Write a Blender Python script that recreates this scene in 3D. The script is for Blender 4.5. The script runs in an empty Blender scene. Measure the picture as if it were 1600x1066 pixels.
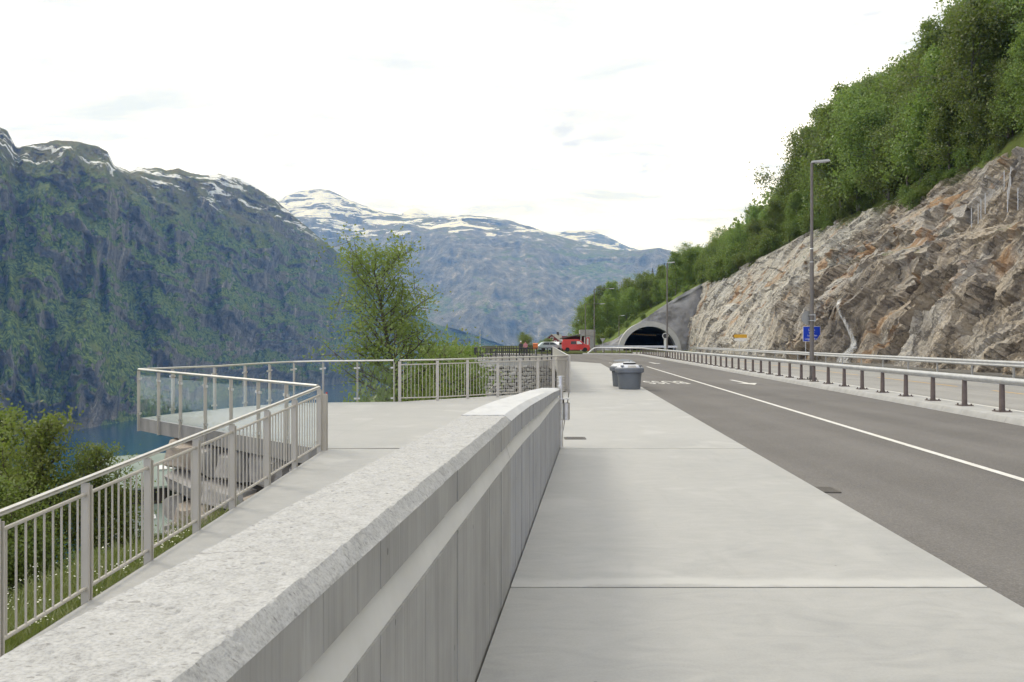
import bpy, math, random
import numpy as np
from mathutils import Vector, Matrix
R = math.radians
S = bpy.context.scene
C = S.collection
rng = random.Random(7)
nrg = np.random.default_rng(11)

# ------------------------------------------------------------------ camera, world, sun, exposure
cam = bpy.data.objects.new('camera', bpy.data.cameras.new('camera'))
C.objects.link(cam)
cam.location = (0, 0, 1.75)
cam.rotation_euler = (R(90), 0, 0)
cam.data.sensor_width = 22.3
cam.data.lens = 18.0
cam.data.clip_start = 0.05
cam.data.clip_end = 40000
S.camera = cam

SUN_EL, SUN_AZ = R(48), math.atan2(-0.75, 0.45)      # azimuth from +Y towards +X
HAZE_D = 1.05e-4
w = bpy.data.worlds.new('World'); S.world = w; w.use_nodes = True


def nd(nt, t, ins=None, **props):
    n = nt.nodes.new(t)
    for k, v in props.items():
        setattr(n, k, v)
    for k, v in (ins or {}).items():
        s = n.inputs[k]
        if isinstance(v, bpy.types.NodeSocket):
            nt.links.new(v, s)
        else:
            if s.type in ('RGBA',) and hasattr(v, '__len__') and len(v) == 3:
                v = (*v, 1)
            s.default_value = v
    return n


def ramp(nt, fac, stops, interp='LINEAR'):
    n = nd(nt, 'ShaderNodeValToRGB', {'Fac': fac})
    cr = n.color_ramp; cr.interpolation = interp
    while len(cr.elements) < len(stops):
        cr.elements.new(0.5)
    for e, (p, c) in zip(cr.elements, stops):
        e.position = p
        e.color = (c, c, c, 1) if isinstance(c, (int, float)) else (*c, 1)
    return n.outputs['Color']


def mixc(nt, fac, a, b, blend='MIX'):
    n = nt.nodes.new('ShaderNodeMix'); n.data_type = 'RGBA'; n.blend_type = blend
    for i, v in ((0, fac), (6, a), (7, b)):
        s = n.inputs[i]
        if isinstance(v, bpy.types.NodeSocket):
            nt.links.new(v, s)
        else:
            s.default_value = v if i == 0 else ((*v, 1) if len(v) == 3 else v)
    return n.outputs[2]


def mth(nt, op, a, b=None, c=None, clamp=False):
    n = nt.nodes.new('ShaderNodeMath'); n.operation = op; n.use_clamp = clamp
    for i, v in enumerate((a, b, c)):
        if v is None:
            continue
        if isinstance(v, bpy.types.NodeSocket):
            nt.links.new(v, n.inputs[i])
        else:
            n.inputs[i].default_value = v
    return n.outputs[0]


def sstep(nt, x, lo, hi):
    n = nd(nt, 'ShaderNodeMapRange', {'Value': x, 'From Min': lo, 'From Max': hi}, interpolation_type='SMOOTHSTEP')
    return n.outputs['Result']


def noise(nt, vec, scale, detail=4, rough=0.55, dist=0.0, out='Fac', mapping=None):
    if mapping:
        vec = nd(nt, 'ShaderNodeMapping', {'Vector': vec, 'Scale': mapping}).outputs[0]
    return nd(nt, 'ShaderNodeTexNoise', {'Vector': vec, 'Scale': scale, 'Detail': detail, 'Roughness': rough,
                                        'Distortion': dist}).outputs[out]


nt = w.node_tree; nt.nodes.clear()
sky = nd(nt, 'ShaderNodeTexSky', sky_type='NISHITA', sun_disc=False, sun_elevation=SUN_EL, sun_rotation=SUN_AZ,
         altitude=300, air_density=1.0, dust_density=1.0)
tc = nd(nt, 'ShaderNodeTexCoord')
sep = nd(nt, 'ShaderNodeSeparateXYZ', {0: tc.outputs['Generated']})
den = mth(nt, 'ADD', mth(nt, 'MAXIMUM', sep.outputs[2], 0.0), 0.22)
cv = nd(nt, 'ShaderNodeCombineXYZ', {0: mth(nt, 'DIVIDE', sep.outputs[0], den), 1: mth(nt, 'DIVIDE', sep.outputs[1], den), 2: 0.37}).outputs[0]
big = noise(nt, cv, 0.85, 5, 0.55, 0.3)
wisp = noise(nt, cv, 2.6, 6, 0.6, 0.6, mapping=(1, 2.0, 1))
dark = noise(nt, cv, 2.3, 5, 0.6, 0.2)
cloud = ramp(nt, wisp, [(0.32, (7.6, 8.2, 9.0)), (0.41, (8.9, 9.2, 9.6)), (0.5, (12.2, 12.3, 12.6)), (0.62, (13.2, 13.2, 13.4))])
cloud = mixc(nt, sstep(nt, dark, 0.595, 0.72), cloud, (6.8, 7.2, 8.3))
low = ramp(nt, sep.outputs[2], [(0.0, (0.92, 1.05, 1.7)), (0.14, (0.96, 1.02, 1.3)), (0.25, (0.98, 1.01, 1.1)), (0.4, (1, 1, 1))])
cloud = mixc(nt, 1.0, cloud, low, 'MULTIPLY')
cover = mth(nt, 'MULTIPLY_ADD', sstep(nt, big, 0.28, 0.42), 0.35, 0.65)
col = mixc(nt, cover, sky.outputs[0], cloud)
bg = nd(nt, 'ShaderNodeBackground', {'Color': col, 'Strength': 0.1})
nt.links.new(bg.outputs[0], nd(nt, 'ShaderNodeOutputWorld').inputs[0])

sun = bpy.data.objects.new('sun', bpy.data.lights.new('sun', 'SUN')); C.objects.link(sun)
sun.data.energy = 1.5; sun.data.angle = R(17); sun.data.color = (1.0, 0.975, 0.94)
sd = Vector((math.sin(SUN_AZ) * math.cos(SUN_EL), math.cos(SUN_AZ) * math.cos(SUN_EL), math.sin(SUN_EL)))
sun.rotation_euler = sd.to_track_quat('Z', 'Y').to_euler()
sun.location = (0, 0, 60)

S.view_settings.view_transform = 'Standard'; S.view_settings.look = 'None'
S.view_settings.exposure = 0.27; S.view_settings.gamma = 1.0; S.view_settings.use_curve_mapping = False
S.render.engine = 'CYCLES'
S.cycles.use_denoising = True
S.cycles.max_bounces = 8; S.cycles.diffuse_bounces = 3; S.cycles.glossy_bounces = 3
S.cycles.transparent_max_bounces = 16; S.cycles.volume_bounces = 0

# ------------------------------------------------------------------ materials


def base(name, rough=0.8, metal=0.0, spec=0.5):
    m = bpy.data.materials.new(name); m.use_nodes = True
    nt = m.node_tree
    b = nt.nodes['Principled BSDF']
    b.inputs['Roughness'].default_value = rough; b.inputs['Metallic'].default_value = metal
    b.inputs['Specular IOR Level'].default_value = spec
    return m, nt, b


def bump(nt, b, h, strength=0.3, dist=0.01):
    n = nd(nt, 'ShaderNodeBump', {'Height': h, 'Strength': strength, 'Distance': dist})
    nt.links.new(n.outputs[0], b.inputs['Normal'])


def ocoord(nt):
    return nd(nt, 'ShaderNodeTexCoord').outputs['Object']


def wpos(nt):
    return nd(nt, 'ShaderNodeNewGeometry').outputs['Position']


def mat(name, c1, c2=None, scale=4.0, rough=0.7, metal=0.0, b_scale=None, b_str=0.2, b_dist=0.01, detail=5, mapping=None, spec=0.5, dist=0.0):
    m, nt, b = base(name, rough, metal, spec)
    if c2 is None:
        c2 = tuple(x * 0.85 for x in c1)
    v = ocoord(nt)
    f = noise(nt, v, scale, detail, 0.6, dist, mapping=mapping)
    nt.links.new(ramp(nt, f, [(0.3, c2), (0.7, c1)]), b.inputs['Base Color'])
    if b_scale:
        bump(nt, b, noise(nt, v, b_scale, 5, 0.6), b_str, b_dist)
    return m


def m_slab():
    m, nt, b = base('trowelled_concrete', 0.62)
    v = wpos(nt)
    big = noise(nt, v, 0.55, 5, 0.6, 0.8)
    sw = noise(nt, v, 1.7, 7, 0.62, 2.2, mapping=(1, 2.2, 1))
    fine = noise(nt, v, 60, 4, 0.7)
    info = nd(nt, 'ShaderNodeObjectInfo').outputs['Random']
    c = ramp(nt, big, [(0.3, (0.25, 0.255, 0.256)), (0.5, (0.335, 0.335, 0.328)), (0.7, (0.385, 0.382, 0.37))])
    c = mixc(nt, 0.55, c, ramp(nt, sw, [(0.32, (0.25, 0.257, 0.26)), (0.5, (0.345, 0.346, 0.342)), (0.68, (0.43, 0.428, 0.418))]))
    c = mixc(nt, 0.3, c, ramp(nt, fine, [(0.3, (0.3, 0.3, 0.3)), (0.7, (0.44, 0.44, 0.43))]))
    st = noise(nt, v, 0.9, 3, 0.5, 0.4)
    c = mixc(nt, mth(nt, 'MULTIPLY', sstep(nt, st, 0.56, 0.7), 0.6), c, (0.43, 0.43, 0.42))
    sc_ = noise(nt, v, 0.7, 6, 0.7, 1.5, mapping=(4.0, 0.35, 1))
    c = mixc(nt, mth(nt, 'MULTIPLY', sstep(nt, sc_, 0.56, 0.7), 0.16), c, (0.24, 0.24, 0.238))
    sp = nd(nt, 'ShaderNodeTexVoronoi', {'Vector': v, 'Scale': 2.6, 'Randomness': 1.0}).outputs['Distance']
    c = mixc(nt, mth(nt, 'MULTIPLY', mth(nt, 'LESS_THAN', sp, 0.028), 0.55), c, (0.12, 0.115, 0.11))
    YY_ = mth(nt, 'ADD', nd(nt, 'ShaderNodeSeparateXYZ', {0: v}).outputs[1], mth(nt, 'MULTIPLY', noise(nt, v, 1.3, 5, .65), .35))
    eff = mth(nt, 'MULTIPLY', sstep(nt, YY_, 6.05, 6.12), sstep(nt, YY_, 6.34, 6.2))
    c = mixc(nt, mth(nt, 'MULTIPLY', eff, .5), c, (0.52, 0.52, 0.505))
    hv = nd(nt, 'ShaderNodeHueSaturation', {'Color': c, 'Value': mth(nt, 'MULTIPLY_ADD', info, 0.08, 0.96)})
    nt.links.new(hv.outputs[0], b.inputs['Base Color'])
    nt.links.new(mth(nt, 'MULTIPLY_ADD', sw, 0.35, 0.42), b.inputs['Roughness'])
    bump(nt, b, mth(nt, 'ADD', mth(nt, 'MULTIPLY', fine, 0.3), sw), 0.25, 0.006)
    return m


def m_asphalt(name, a, bb):
    m, nt, b = base(name, 0.88, 0, 0.3)
    v = wpos(nt)
    vor = nd(nt, 'ShaderNodeTexVoronoi', {'Vector': v, 'Scale': 85.0}).outputs['Color']
    g = nd(nt, 'ShaderNodeSeparateColor', {0: vor}).outputs[0]
    big = noise(nt, v, 0.35, 5, 0.6, 0.5)
    tracks = noise(nt, v, 1.0, 3, 0.5, mapping=(0.9, 0.04, 1))
    c = ramp(nt, g, [(0.0, tuple(x * 0.62 for x in a)), (0.6, a), (1.0, bb)])
    c = mixc(nt, 0.35, c, ramp(nt, big, [(0.3, tuple(x * 0.75 for x in a)), (0.7, bb)]))
    c = mixc(nt, 0.25, c, ramp(nt, tracks, [(0.35, tuple(x * 0.6 for x in a)), (0.65, bb)]))
    pt = noise(nt, v, 0.55, 4, 0.6, 1.0)
    c = mixc(nt, mth(nt, 'MULTIPLY', sstep(nt, pt, 0.64, 0.7), 0.3), c, tuple(x * 0.6 for x in a))
    nt.links.new(c, b.inputs['Base Color'])
    bump(nt, b, mth(nt, 'ADD', g, noise(nt, v, 30, 3)), 0.5, 0.006)
    return m


def m_rough_top():
    m, nt, b = base('broken_concrete_top', 0.9)
    v = wpos(nt)
    n1 = noise(nt, v, 26, 6, 0.7, 0.6); n2 = noise(nt, v, 3.0, 5, 0.6); n3 = noise(nt, v, 110, 3, 0.7)
    str_ = noise(nt, v, 13, 5, 0.7, 0.3, mapping=(0.45, 1.6, 1))
    c = ramp(nt, n1, [(0.32, (0.15, 0.15, 0.152)), (0.4, (0.30, 0.302, 0.305)), (0.52, (0.415, 0.418, 0.42)), (0.72, (0.54, 0.545, 0.55))])
    c = mixc(nt, 0.35, c, ramp(nt, n2, [(0.3, (0.33, 0.33, 0.325)), (0.7, (0.48, 0.475, 0.465))]))
    c = mixc(nt, 0.35, c, ramp(nt, n3, [(0.36, (0.17, 0.17, 0.172)), (0.5, (0.42, 0.42, 0.42)), (0.66, (0.56, 0.56, 0.565))]))
    pit = mth(nt, 'MULTIPLY', sstep(nt, str_, 0.64, 0.74), 0.55)
    pk = nd(nt, 'ShaderNodeTexVoronoi', {'Vector': nd(nt, 'ShaderNodeMapping', {'Vector': v, 'Scale': (.7, 1.4, 1)}).outputs[0], 'Scale': 30.0}).outputs['Distance']
    pk = mth(nt, 'MULTIPLY', mth(nt, 'LESS_THAN', mth(nt, 'ADD', pk, mth(nt, 'MULTIPLY', n3, .15)), mth(nt, 'MULTIPLY', mth(nt, 'ADD', n1, mth(nt, 'MULTIPLY', sstep(nt, n2, .45, .7), .3)), .40)), .55)
    pit = mth(nt, 'MAXIMUM', pit, pk)
    c = mixc(nt, pit, c, (0.15, 0.145, 0.14))
    nt.links.new(c, b.inputs['Base Color'])
    h = mth(nt, 'SUBTRACT', mth(nt, 'ADD', mth(nt, 'MULTIPLY', n1, 1.0), mth(nt, 'MULTIPLY', n3, 0.35)), mth(nt, 'MULTIPLY', pit, 1.2))
    bump(nt, b, h, 0.45, 0.008)
    return m


def m_board(name, lo, hi):
    m, nt, b = base(name, 0.75)
    v = wpos(nt)
    line = noise(nt, v, 9.0, 6, 0.7, mapping=(1, 1.3, 0.05))
    fineline = noise(nt, v, 60.0, 3, 0.6, mapping=(1, 1.3, 0.03))
    cl = noise(nt, v, 1.6, 5, 0.6)
    mid = tuple((x + y) / 2 for x, y in zip(lo, hi))
    c = ramp(nt, line, [(0.28, lo), (0.5, mid), (0.72, hi)])
    c = mixc(nt, 0.3, c, ramp(nt, fineline, [(0.3, lo), (0.7, hi)]))
    c = mixc(nt, 0.35, c, ramp(nt, cl, [(0.3, tuple(x * 0.8 for x in lo)), (0.7, hi)]))
    dv = nd(nt, 'ShaderNodeTexVoronoi', {'Vector': nd(nt, 'ShaderNodeMapping', {'Vector': v, 'Scale': (1, 1, 0.6)}).outputs[0], 'Scale': 7.0}).outputs['Distance']
    c = mixc(nt, mth(nt, 'MULTIPLY', mth(nt, 'LESS_THAN', dv, 0.055), 0.75), c, (0.09, 0.088, 0.085))
    lime = noise(nt, v, 5.0, 4, 0.6, mapping=(1, 1.6, 0.22))
    c = mixc(nt, mth(nt, 'MULTIPLY', sstep(nt, lime, 0.63, 0.75), 0.35), c, (0.5, 0.5, 0.5))
    nt.links.new(c, b.inputs['Base Color'])
    bump(nt, b, mth(nt, 'ADD', fineline, line), 0.35, 0.006)
    return m


def m_cliff():
    m, nt, b = base('schist_rock', 0.82, 0, 0.35)
    p = wpos(nt)
    s = nd(nt, 'ShaderNodeSeparateXYZ', {0: p})
    X, Y, Z = s.outputs
    a = mth(nt, 'ADD', mth(nt, 'MULTIPLY', Y, -0.6), mth(nt, 'MULTIPLY', Z, 0.8))
    bb = mth(nt, 'ADD', mth(nt, 'MULTIPLY', Y, 0.8), mth(nt, 'MULTIPLY', Z, 0.6))
    st = nd(nt, 'ShaderNodeCombineXYZ', {0: mth(nt, 'MULTIPLY', a, 0.16), 1: bb, 2: mth(nt, 'MULTIPLY', X, 0.5)}).outputs[0]
    l1 = noise(nt, st, 0.8, 7, 0.65, 0.5)
    l2 = noise(nt, st, 3.5, 6, 0.7, 0.4)
    big = noise(nt, p, 0.13, 5, 0.6, 0.5)
    fine = noise(nt, p, 3.0, 7, 0.7, 0.3)
    c = ramp(nt, l1, [(0.3, (0.10, 0.088, 0.075)), (0.42, (0.25, 0.22, 0.185)), (0.56, (0.41, 0.355, 0.28)), (0.7, (0.36, 0.335, 0.3)), (0.85, (0.5, 0.47, 0.42))])
    c = mixc(nt, sstep(nt, big, 0.46, 0.62), c, ramp(nt, l2, [(0.3, (0.25, 0.245, 0.235)), (0.5, (0.41, 0.4, 0.38)), (0.7, (0.56, 0.54, 0.5))]))
    c = mixc(nt, 0.35, c, ramp(nt, fine, [(0.34, (0.09, 0.08, 0.072)), (0.52, (0.36, 0.32, 0.27)), (0.75, (0.6, 0.57, 0.52))]))
    pale = mth(nt, 'MULTIPLY', sstep(nt, mth(nt, 'ADD', Y, mth(nt, 'MULTIPLY', big, 30.0)), 98.0, 112.0), 0.6)
    c = mixc(nt, pale, c, ramp(nt, l2, [(0.28, (0.25, 0.25, 0.245)), (0.5, (0.47, 0.455, 0.405)), (0.72, (0.64, 0.63, 0.6))]))
    c = nd(nt, 'ShaderNodeHueSaturation', {'Color': c, 'Value': 1.26, 'Saturation': 1.12}).outputs[0]
    wv = nd(nt, 'ShaderNodeVectorMath', {0: st, 1: nd(nt, 'ShaderNodeVectorMath', {0: noise(nt, p, .5, 4, .6, out='Color'), 1: (1.6, 1.6, 1.6)}, operation='MULTIPLY').outputs[0]}, operation='ADD').outputs[0]
    ck = nd(nt, 'ShaderNodeTexVoronoi', {'Vector': wv, 'Scale': .55}, feature='DISTANCE_TO_EDGE').outputs['Distance']
    ck2 = nd(nt, 'ShaderNodeTexVoronoi', {'Vector': wv, 'Scale': 1.9}, feature='DISTANCE_TO_EDGE').outputs['Distance']
    lim = mth(nt, 'MULTIPLY', sstep(nt, fine, .4, .62), .055)
    crk = mth(nt, 'MAXIMUM', mth(nt, 'LESS_THAN', ck, lim), mth(nt, 'MULTIPLY', mth(nt, 'LESS_THAN', ck2, lim), .55))
    c = mixc(nt, mth(nt, 'MULTIPLY', crk, .62), c, (.06, .055, .05))
    gs = noise(nt, st, .33, 5, .65, .4)
    c = mixc(nt, mth(nt, 'MULTIPLY', sstep(nt, gs, .54, .66), .3), c, (.30, .30, .295))
    # rusty and lime streaks along the strata
    rust = noise(nt, st, 0.42, 4, 0.6, 0.3)
    rm = mth(nt, 'MULTIPLY', sstep(nt, rust, 0.54, 0.62), sstep(nt, noise(nt, p, 0.25, 3), 0.40, 0.55))
    c = mixc(nt, mth(nt, 'MULTIPLY', rm, 0.7), c, (0.40, 0.22, 0.09))
    lime = noise(nt, st, 0.9, 4, 0.6, 0.2)
    c = mixc(nt, mth(nt, 'MULTIPLY', sstep(nt, lime, 0.6, 0.7), 0.5), c, (0.58, 0.58, 0.55))
    # wet rock beside the waterfall (s about 62..76)
    wet = mth(nt, 'MULTIPLY', sstep(nt, mth(nt, 'ABSOLUTE', mth(nt, 'SUBTRACT', mth(nt, 'ADD', Y, mth(nt, 'MULTIPLY', Z, -0.35)), 66.5)), 4.5, 1.5), sstep(nt, Z, 8.5, 6.5))
    c = mixc(nt, mth(nt, 'MULTIPLY', wet, 0.65), c, (0.1, 0.085, 0.07))
    # grass and moss on ledges
    nz = nd(nt, 'ShaderNodeSeparateXYZ', {0: nd(nt, 'ShaderNodeNewGeometry').outputs['True Normal']}).outputs[2]
    up = mth(nt, 'MULTIPLY', sstep(nt, nz, 0.72, 0.9), sstep(nt, noise(nt, p, 0.35, 5, 0.65), 0.52, 0.62))
    up = mth(nt, 'MULTIPLY', up, sstep(nt, Z, 6.0, 10.0))
    c = mixc(nt, up, c, (0.09, 0.13, 0.03))
    topm = mth(nt, 'MULTIPLY', sstep(nt, mth(nt, 'ADD', Z, mth(nt, 'MULTIPLY', noise(nt, p, 0.22, 5, 0.7), 9.0)), 21.0, 22.4), 1.0)
    c = mixc(nt, topm, c, ramp(nt, fine, [(0.35, (0.11, 0.09, 0.055)), (0.5, (0.13, 0.16, 0.045)), (0.7, (0.18, 0.24, 0.06))]))
    nt.links.new(c, b.inputs['Base Color'])
    nt.links.new(mth(nt, 'SUBTRACT', 0.85, mth(nt, 'MULTIPLY', wet, 0.5)), b.inputs['Roughness'])
    h = mth(nt, 'SUBTRACT', mth(nt, 'ADD', mth(nt, 'MULTIPLY', l2, 1.0), mth(nt, 'MULTIPLY', fine, 0.7)), mth(nt, 'MULTIPLY', crk, .5))
    bump(nt, b, h, 1.0, 0.3)
    return m


def m_mountain(name, zalp, zsnow, snowthr, rock_bias, sc=1.0):
    m, nt, b = base(name, 0.95, 0, 0.1)
    g = nd(nt, 'ShaderNodeNewGeometry'); p = g.outputs['Position']
    Z = nd(nt, 'ShaderNodeSeparateXYZ', {0: p}).outputs[2]
    nz = nd(nt, 'ShaderNodeSeparateXYZ', {0: g.outputs['Normal']}).outputs[2]
    n1 = noise(nt, p, 0.006 / sc, 6, 0.6); n2 = noise(nt, p, 0.022 / sc, 6, 0.65)
    crowns = nd(nt, 'ShaderNodeTexVoronoi', {'Vector': p, 'Scale': 0.085 / sc}).outputs['Distance']
    fine = noise(nt, p, 0.07 / sc, 5, 0.7)
    streak = noise(nt, p, 0.03 / sc, 6, 0.65, mapping=(1, 1, 0.16))
    grn = ramp(nt, mth(nt, 'ADD', mth(nt, 'MULTIPLY', crowns, 0.6), mth(nt, 'MULTIPLY', fine, 0.7)), [(0.40, (0.20, 0.26, 0.065)), (0.6, (0.11, 0.165, 0.04)), (0.82, (0.03, 0.055, 0.018))])
    grn = mixc(nt, sstep(nt, n2, 0.5, 0.68), grn, (0.16, 0.2, 0.06))
    alp = ramp(nt, n2, [(0.3, (0.15, 0.125, 0.085)), (0.5, (0.16, 0.16, 0.075)), (0.7, (0.13, 0.16, 0.065))])
    c = mixc(nt, sstep(nt, mth(nt, 'ADD', Z, mth(nt, 'MULTIPLY', mth(nt, 'SUBTRACT', n1, 0.5), 500.0 * sc)), zalp - 120 * sc, zalp + 140 * sc), grn, alp)
    rock = ramp(nt, streak, [(0.32, (0.07, 0.07, 0.064)), (0.46, (0.15, 0.145, 0.128)), (0.6, (0.24, 0.228, 0.2)), (0.74, (0.5, 0.465, 0.41))])
    rk = mth(nt, 'ADD', nz, mth(nt, 'ADD', mth(nt, 'ADD', mth(nt, 'MULTIPLY', mth(nt, 'SUBTRACT', n2, 0.5), 0.5), mth(nt, 'MULTIPLY', mth(nt, 'SUBTRACT', noise(nt, p, 0.0042 / sc, 4, 0.6, 0.6, mapping=(1, 1, 0.8)), 0.5), 1.1)), mth(nt, 'MULTIPLY', mth(nt, 'SUBTRACT', streak, 0.5), -0.3)))
    rk = mth(nt, 'ADD', rk, mth(nt, 'MULTIPLY', mth(nt, 'SUBTRACT', fine, 0.5), 0.55))
    rkm = sstep(nt, rk, rock_bias + 0.10, rock_bias - 0.06)
    c = mixc(nt, rkm, c, rock)
    sn = noise(nt, p, (0.0085 if sc < 1 else 0.0125) / sc, 8, 0.66, 0.8, mapping=(0.5, 0.5, 2.6))
    sv = mth(nt, 'ADD', sn, mth(nt, 'MULTIPLY', mth(nt, 'SUBTRACT', Z, zsnow), (0.00042 if sc < 1 else 0.00045) / sc))
    sm = mth(nt, 'MULTIPLY', sstep(nt, sv, snowthr, snowthr + 0.02), sstep(nt, Z, zsnow - 60 * sc, zsnow + 60 * sc))
    c = mixc(nt, sm, c, (0.86, 0.88, 0.9))
    nt.links.new(c, b.inputs['Base Color'])
    h = mth(nt, 'ADD', mth(nt, 'MULTIPLY', crowns, -0.6), mth(nt, 'MULTIPLY', fine, 1.3))
    bump(nt, b, h, 0.8, 16.0 * sc)
    return m


def m_leaf(name, lo, hi, trans=0.35, rnd=0.25):
    m = bpy.data.materials.new(name); m.use_nodes = True; nt = m.node_tree; nt.nodes.clear()
    v = ocoord(nt)
    f = noise(nt, v, 1.1, 4, 0.6); g = noise(nt, v, 9.0, 2, 0.6)
    c = ramp(nt, mth(nt, 'ADD', mth(nt, 'MULTIPLY', f, 0.6), mth(nt, 'MULTIPLY', g, 0.4)), [(0.3, lo), (0.7, hi)])
    ir = nd(nt, 'ShaderNodeObjectInfo').outputs['Random']
    hs = nd(nt, 'ShaderNodeHueSaturation', {'Hue': mth(nt, 'MULTIPLY_ADD', ir, 0.035, 0.482), 'Value': mth(nt, 'MULTIPLY_ADD', ir, rnd * 2, 1 - rnd), 'Color': c}).outputs[0]
    d = nd(nt, 'ShaderNodeBsdfDiffuse', {'Color': hs}).outputs[0]
    t = nd(nt, 'ShaderNodeBsdfTranslucent', {'Color': mixc(nt, 0.5, hs, (0.24, 0.36, 0.06))}).outputs[0]
    gl = nd(nt, 'ShaderNodeBsdfGlossy', {'Color': (0.8, 0.8, 0.8, 1), 'Roughness': 0.45}).outputs[0]
    x = nd(nt, 'ShaderNodeMixShader', {0: trans, 1: d, 2: t}).outputs[0]
    y = nd(nt, 'ShaderNodeMixShader', {0: 0.05, 1: x, 2: gl}).outputs[0]
    nt.links.new(y, nd(nt, 'ShaderNodeOutputMaterial').inputs[0])
    return m


def m_glass(name, tint, refl=1.0):
    m = bpy.data.materials.new(name); m.use_nodes = True; nt = m.node_tree; nt.nodes.clear()
    fc = nd(nt, 'ShaderNodeLayerWeight', {'Blend': 0.5}).outputs['Facing']
    fr = mth(nt, 'MULTIPLY_ADD', mth(nt, 'POWER', fc, 5.0), 0.95, 0.04)
    t = nd(nt, 'ShaderNodeBsdfTransparent', {'Color': (*tint, 1)}).outputs[0]
    g = nd(nt, 'ShaderNodeBsdfGlossy', {'Color': (0.9, 0.95, 0.95, 1), 'Roughness': 0.01}).outputs[0]
    x = nd(nt, 'ShaderNodeMixShader', {0: mth(nt, 'MULTIPLY', fr, refl), 1: t, 2: g}).outputs[0]
    nt.links.new(x, nd(nt, 'ShaderNodeOutputMaterial').inputs[0])
    return m


def m_ground(name, lo, mid, hi, scale=0.6):
    m, nt, b = base(name, 0.95, 0, 0.1)
    p = wpos(nt)
    f = noise(nt, p, scale, 7, 0.68, 0.4); g = noise(nt, p, scale * 9, 5, 0.7)
    c = ramp(nt, f, [(0.3, lo), (0.5, mid), (0.68, hi)])
    c = mixc(nt, 0.45, c, ramp(nt, g, [(0.3, lo), (0.55, mid), (0.75, hi)]))
    nt.links.new(c, b.inputs['Base Color'])
    bump(nt, b, mth(nt, 'ADD', f, g), 0.9, 0.15)
    return m


M = {}
M['slab'] = m_slab()
M['asphalt'] = m_asphalt('dark_asphalt', (0.135, 0.128, 0.124), (0.22, 0.21, 0.203))
M['asphalt_old'] = m_asphalt('grey_asphalt', (0.29, 0.285, 0.275), (0.4, 0.393, 0.38))
M['roughtop'] = m_rough_top()
M['board'] = m_board('board_marked_concrete', (0.215, 0.213, 0.208), (0.41, 0.407, 0.40))
M['board2'] = m_board('pale_sky_tinted_board_concrete', (0.26, 0.265, 0.28), (0.40, 0.405, 0.425))  # bluish cast: sky reflection on the far length put into the colour
M['smooth'] = mat('skylit_smooth_concrete', (0.6, 0.598, 0.585), (0.52, 0.517, 0.505), 3, 0.6, b_scale=40, b_str=0.1)  # raised tone: sky light on the upward-sloping band put into the colour
M['pale_top'] = mat('pale_brushed_concrete', (0.56, 0.57, 0.585), (0.46, 0.47, 0.485), 9, 0.7, b_scale=60, b_str=0.25, mapping=(1, 0.3, 1))
M['kerb'] = mat('kerb_concrete', (0.42, 0.42, 0.415), (0.31, 0.31, 0.305), 3, 0.8, b_scale=50)
M['concrete_edge'] = mat('slab_edge_concrete', (0.3, 0.29, 0.28), (0.17, 0.165, 0.16), 2.2, 0.85, b_scale=20, mapping=(1, 1, 0.4))
M['galv'] = mat('warm_grey_lacquered_steel', (0.5, 0.475, 0.435), (0.44, 0.418, 0.385), 3, 0.5, 0.15)
M['stainless'] = mat('brushed_stainless', (0.68, 0.67, 0.65), (0.55, 0.54, 0.52), 8, 0.3, 0.9)
M['zinc'] = mat('galvanised_steel', (0.56, 0.57, 0.58), (0.44, 0.45, 0.46), 4, 0.42, 0.65)
M['railpost'] = mat('dull_brown_grey_steel', (0.15, 0.12, 0.115), (0.105, 0.085, 0.08), 6, 0.6, 0.3)
M['pole'] = mat('dark_grey_lamp_steel', (0.17, 0.155, 0.145), (0.12, 0.112, 0.108), 3, 0.55, 0.3)
M['lampgrey'] = mat('lamp_head_grey', (0.36, 0.37, 0.38), None, 3, 0.45, 0.2)
M['lampglass'] = mat('lamp_lens', (0.6, 0.62, 0.62), None, 3, 0.2)
M['black'] = mat('black_steel', (0.045, 0.045, 0.048), (0.03, 0.03, 0.03), 5, 0.55)
M['dark'] = mat('dark_plastic', (0.03, 0.03, 0.033), None, 5, 0.5)
M['bin'] = mat('slate_blue_plastic', (0.13, 0.147, 0.17), (0.11, 0.124, 0.145), 2.5, 0.5, b_scale=80, b_str=0.05)
M['bin_rim'] = mat('dark_slate_plastic', (0.15, 0.17, 0.20), (0.12, 0.135, 0.165), 3, 0.5)
M['bin_lid'] = mat('pale_grey_plastic', (0.6, 0.62, 0.66), (0.5, 0.52, 0.57), 3, 0.4)
M['label_grey'] = mat('grey_label', (0.4, 0.39, 0.37), (0.28, 0.27, 0.26), 8, 0.5)
M['paint'] = mat('white_road_paint', (0.74, 0.73, 0.70), (0.5, 0.49, 0.47), 14, 0.7)
M['ypaint'] = mat('yellow_road_paint', (0.66, 0.4, 0.12), (0.5, 0.32, 0.12), 10, 0.7)
M['cliff'] = m_cliff()
M['shotcrete'] = mat('grey_shotcrete', (0.36, 0.36, 0.365), (0.2, 0.2, 0.205), 0.45, 0.9, b_scale=2.0, b_str=0.6, b_dist=0.2, detail=7)
M['portal'] = mat('portal_concrete', (0.5, 0.5, 0.49), (0.4, 0.4, 0.395), 0.8, 0.75)
M['tunnel'] = mat('tunnel_lining', (0.24, 0.225, 0.2), (0.13, 0.12, 0.11), 0.5, 0.9)
M['hill_near'] = m_mountain('fjord_mountain', 390, 425, 0.585, 0.08, 0.68)
M['hill_far'] = m_mountain('snow_mountain', 800, 950, 0.575, 0.92, 2.2)
M['leaf_big'] = m_leaf('poplar_leaf', (0.14, 0.19, 0.045), (0.28, 0.34, 0.09), 0.45, 0.05)
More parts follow.
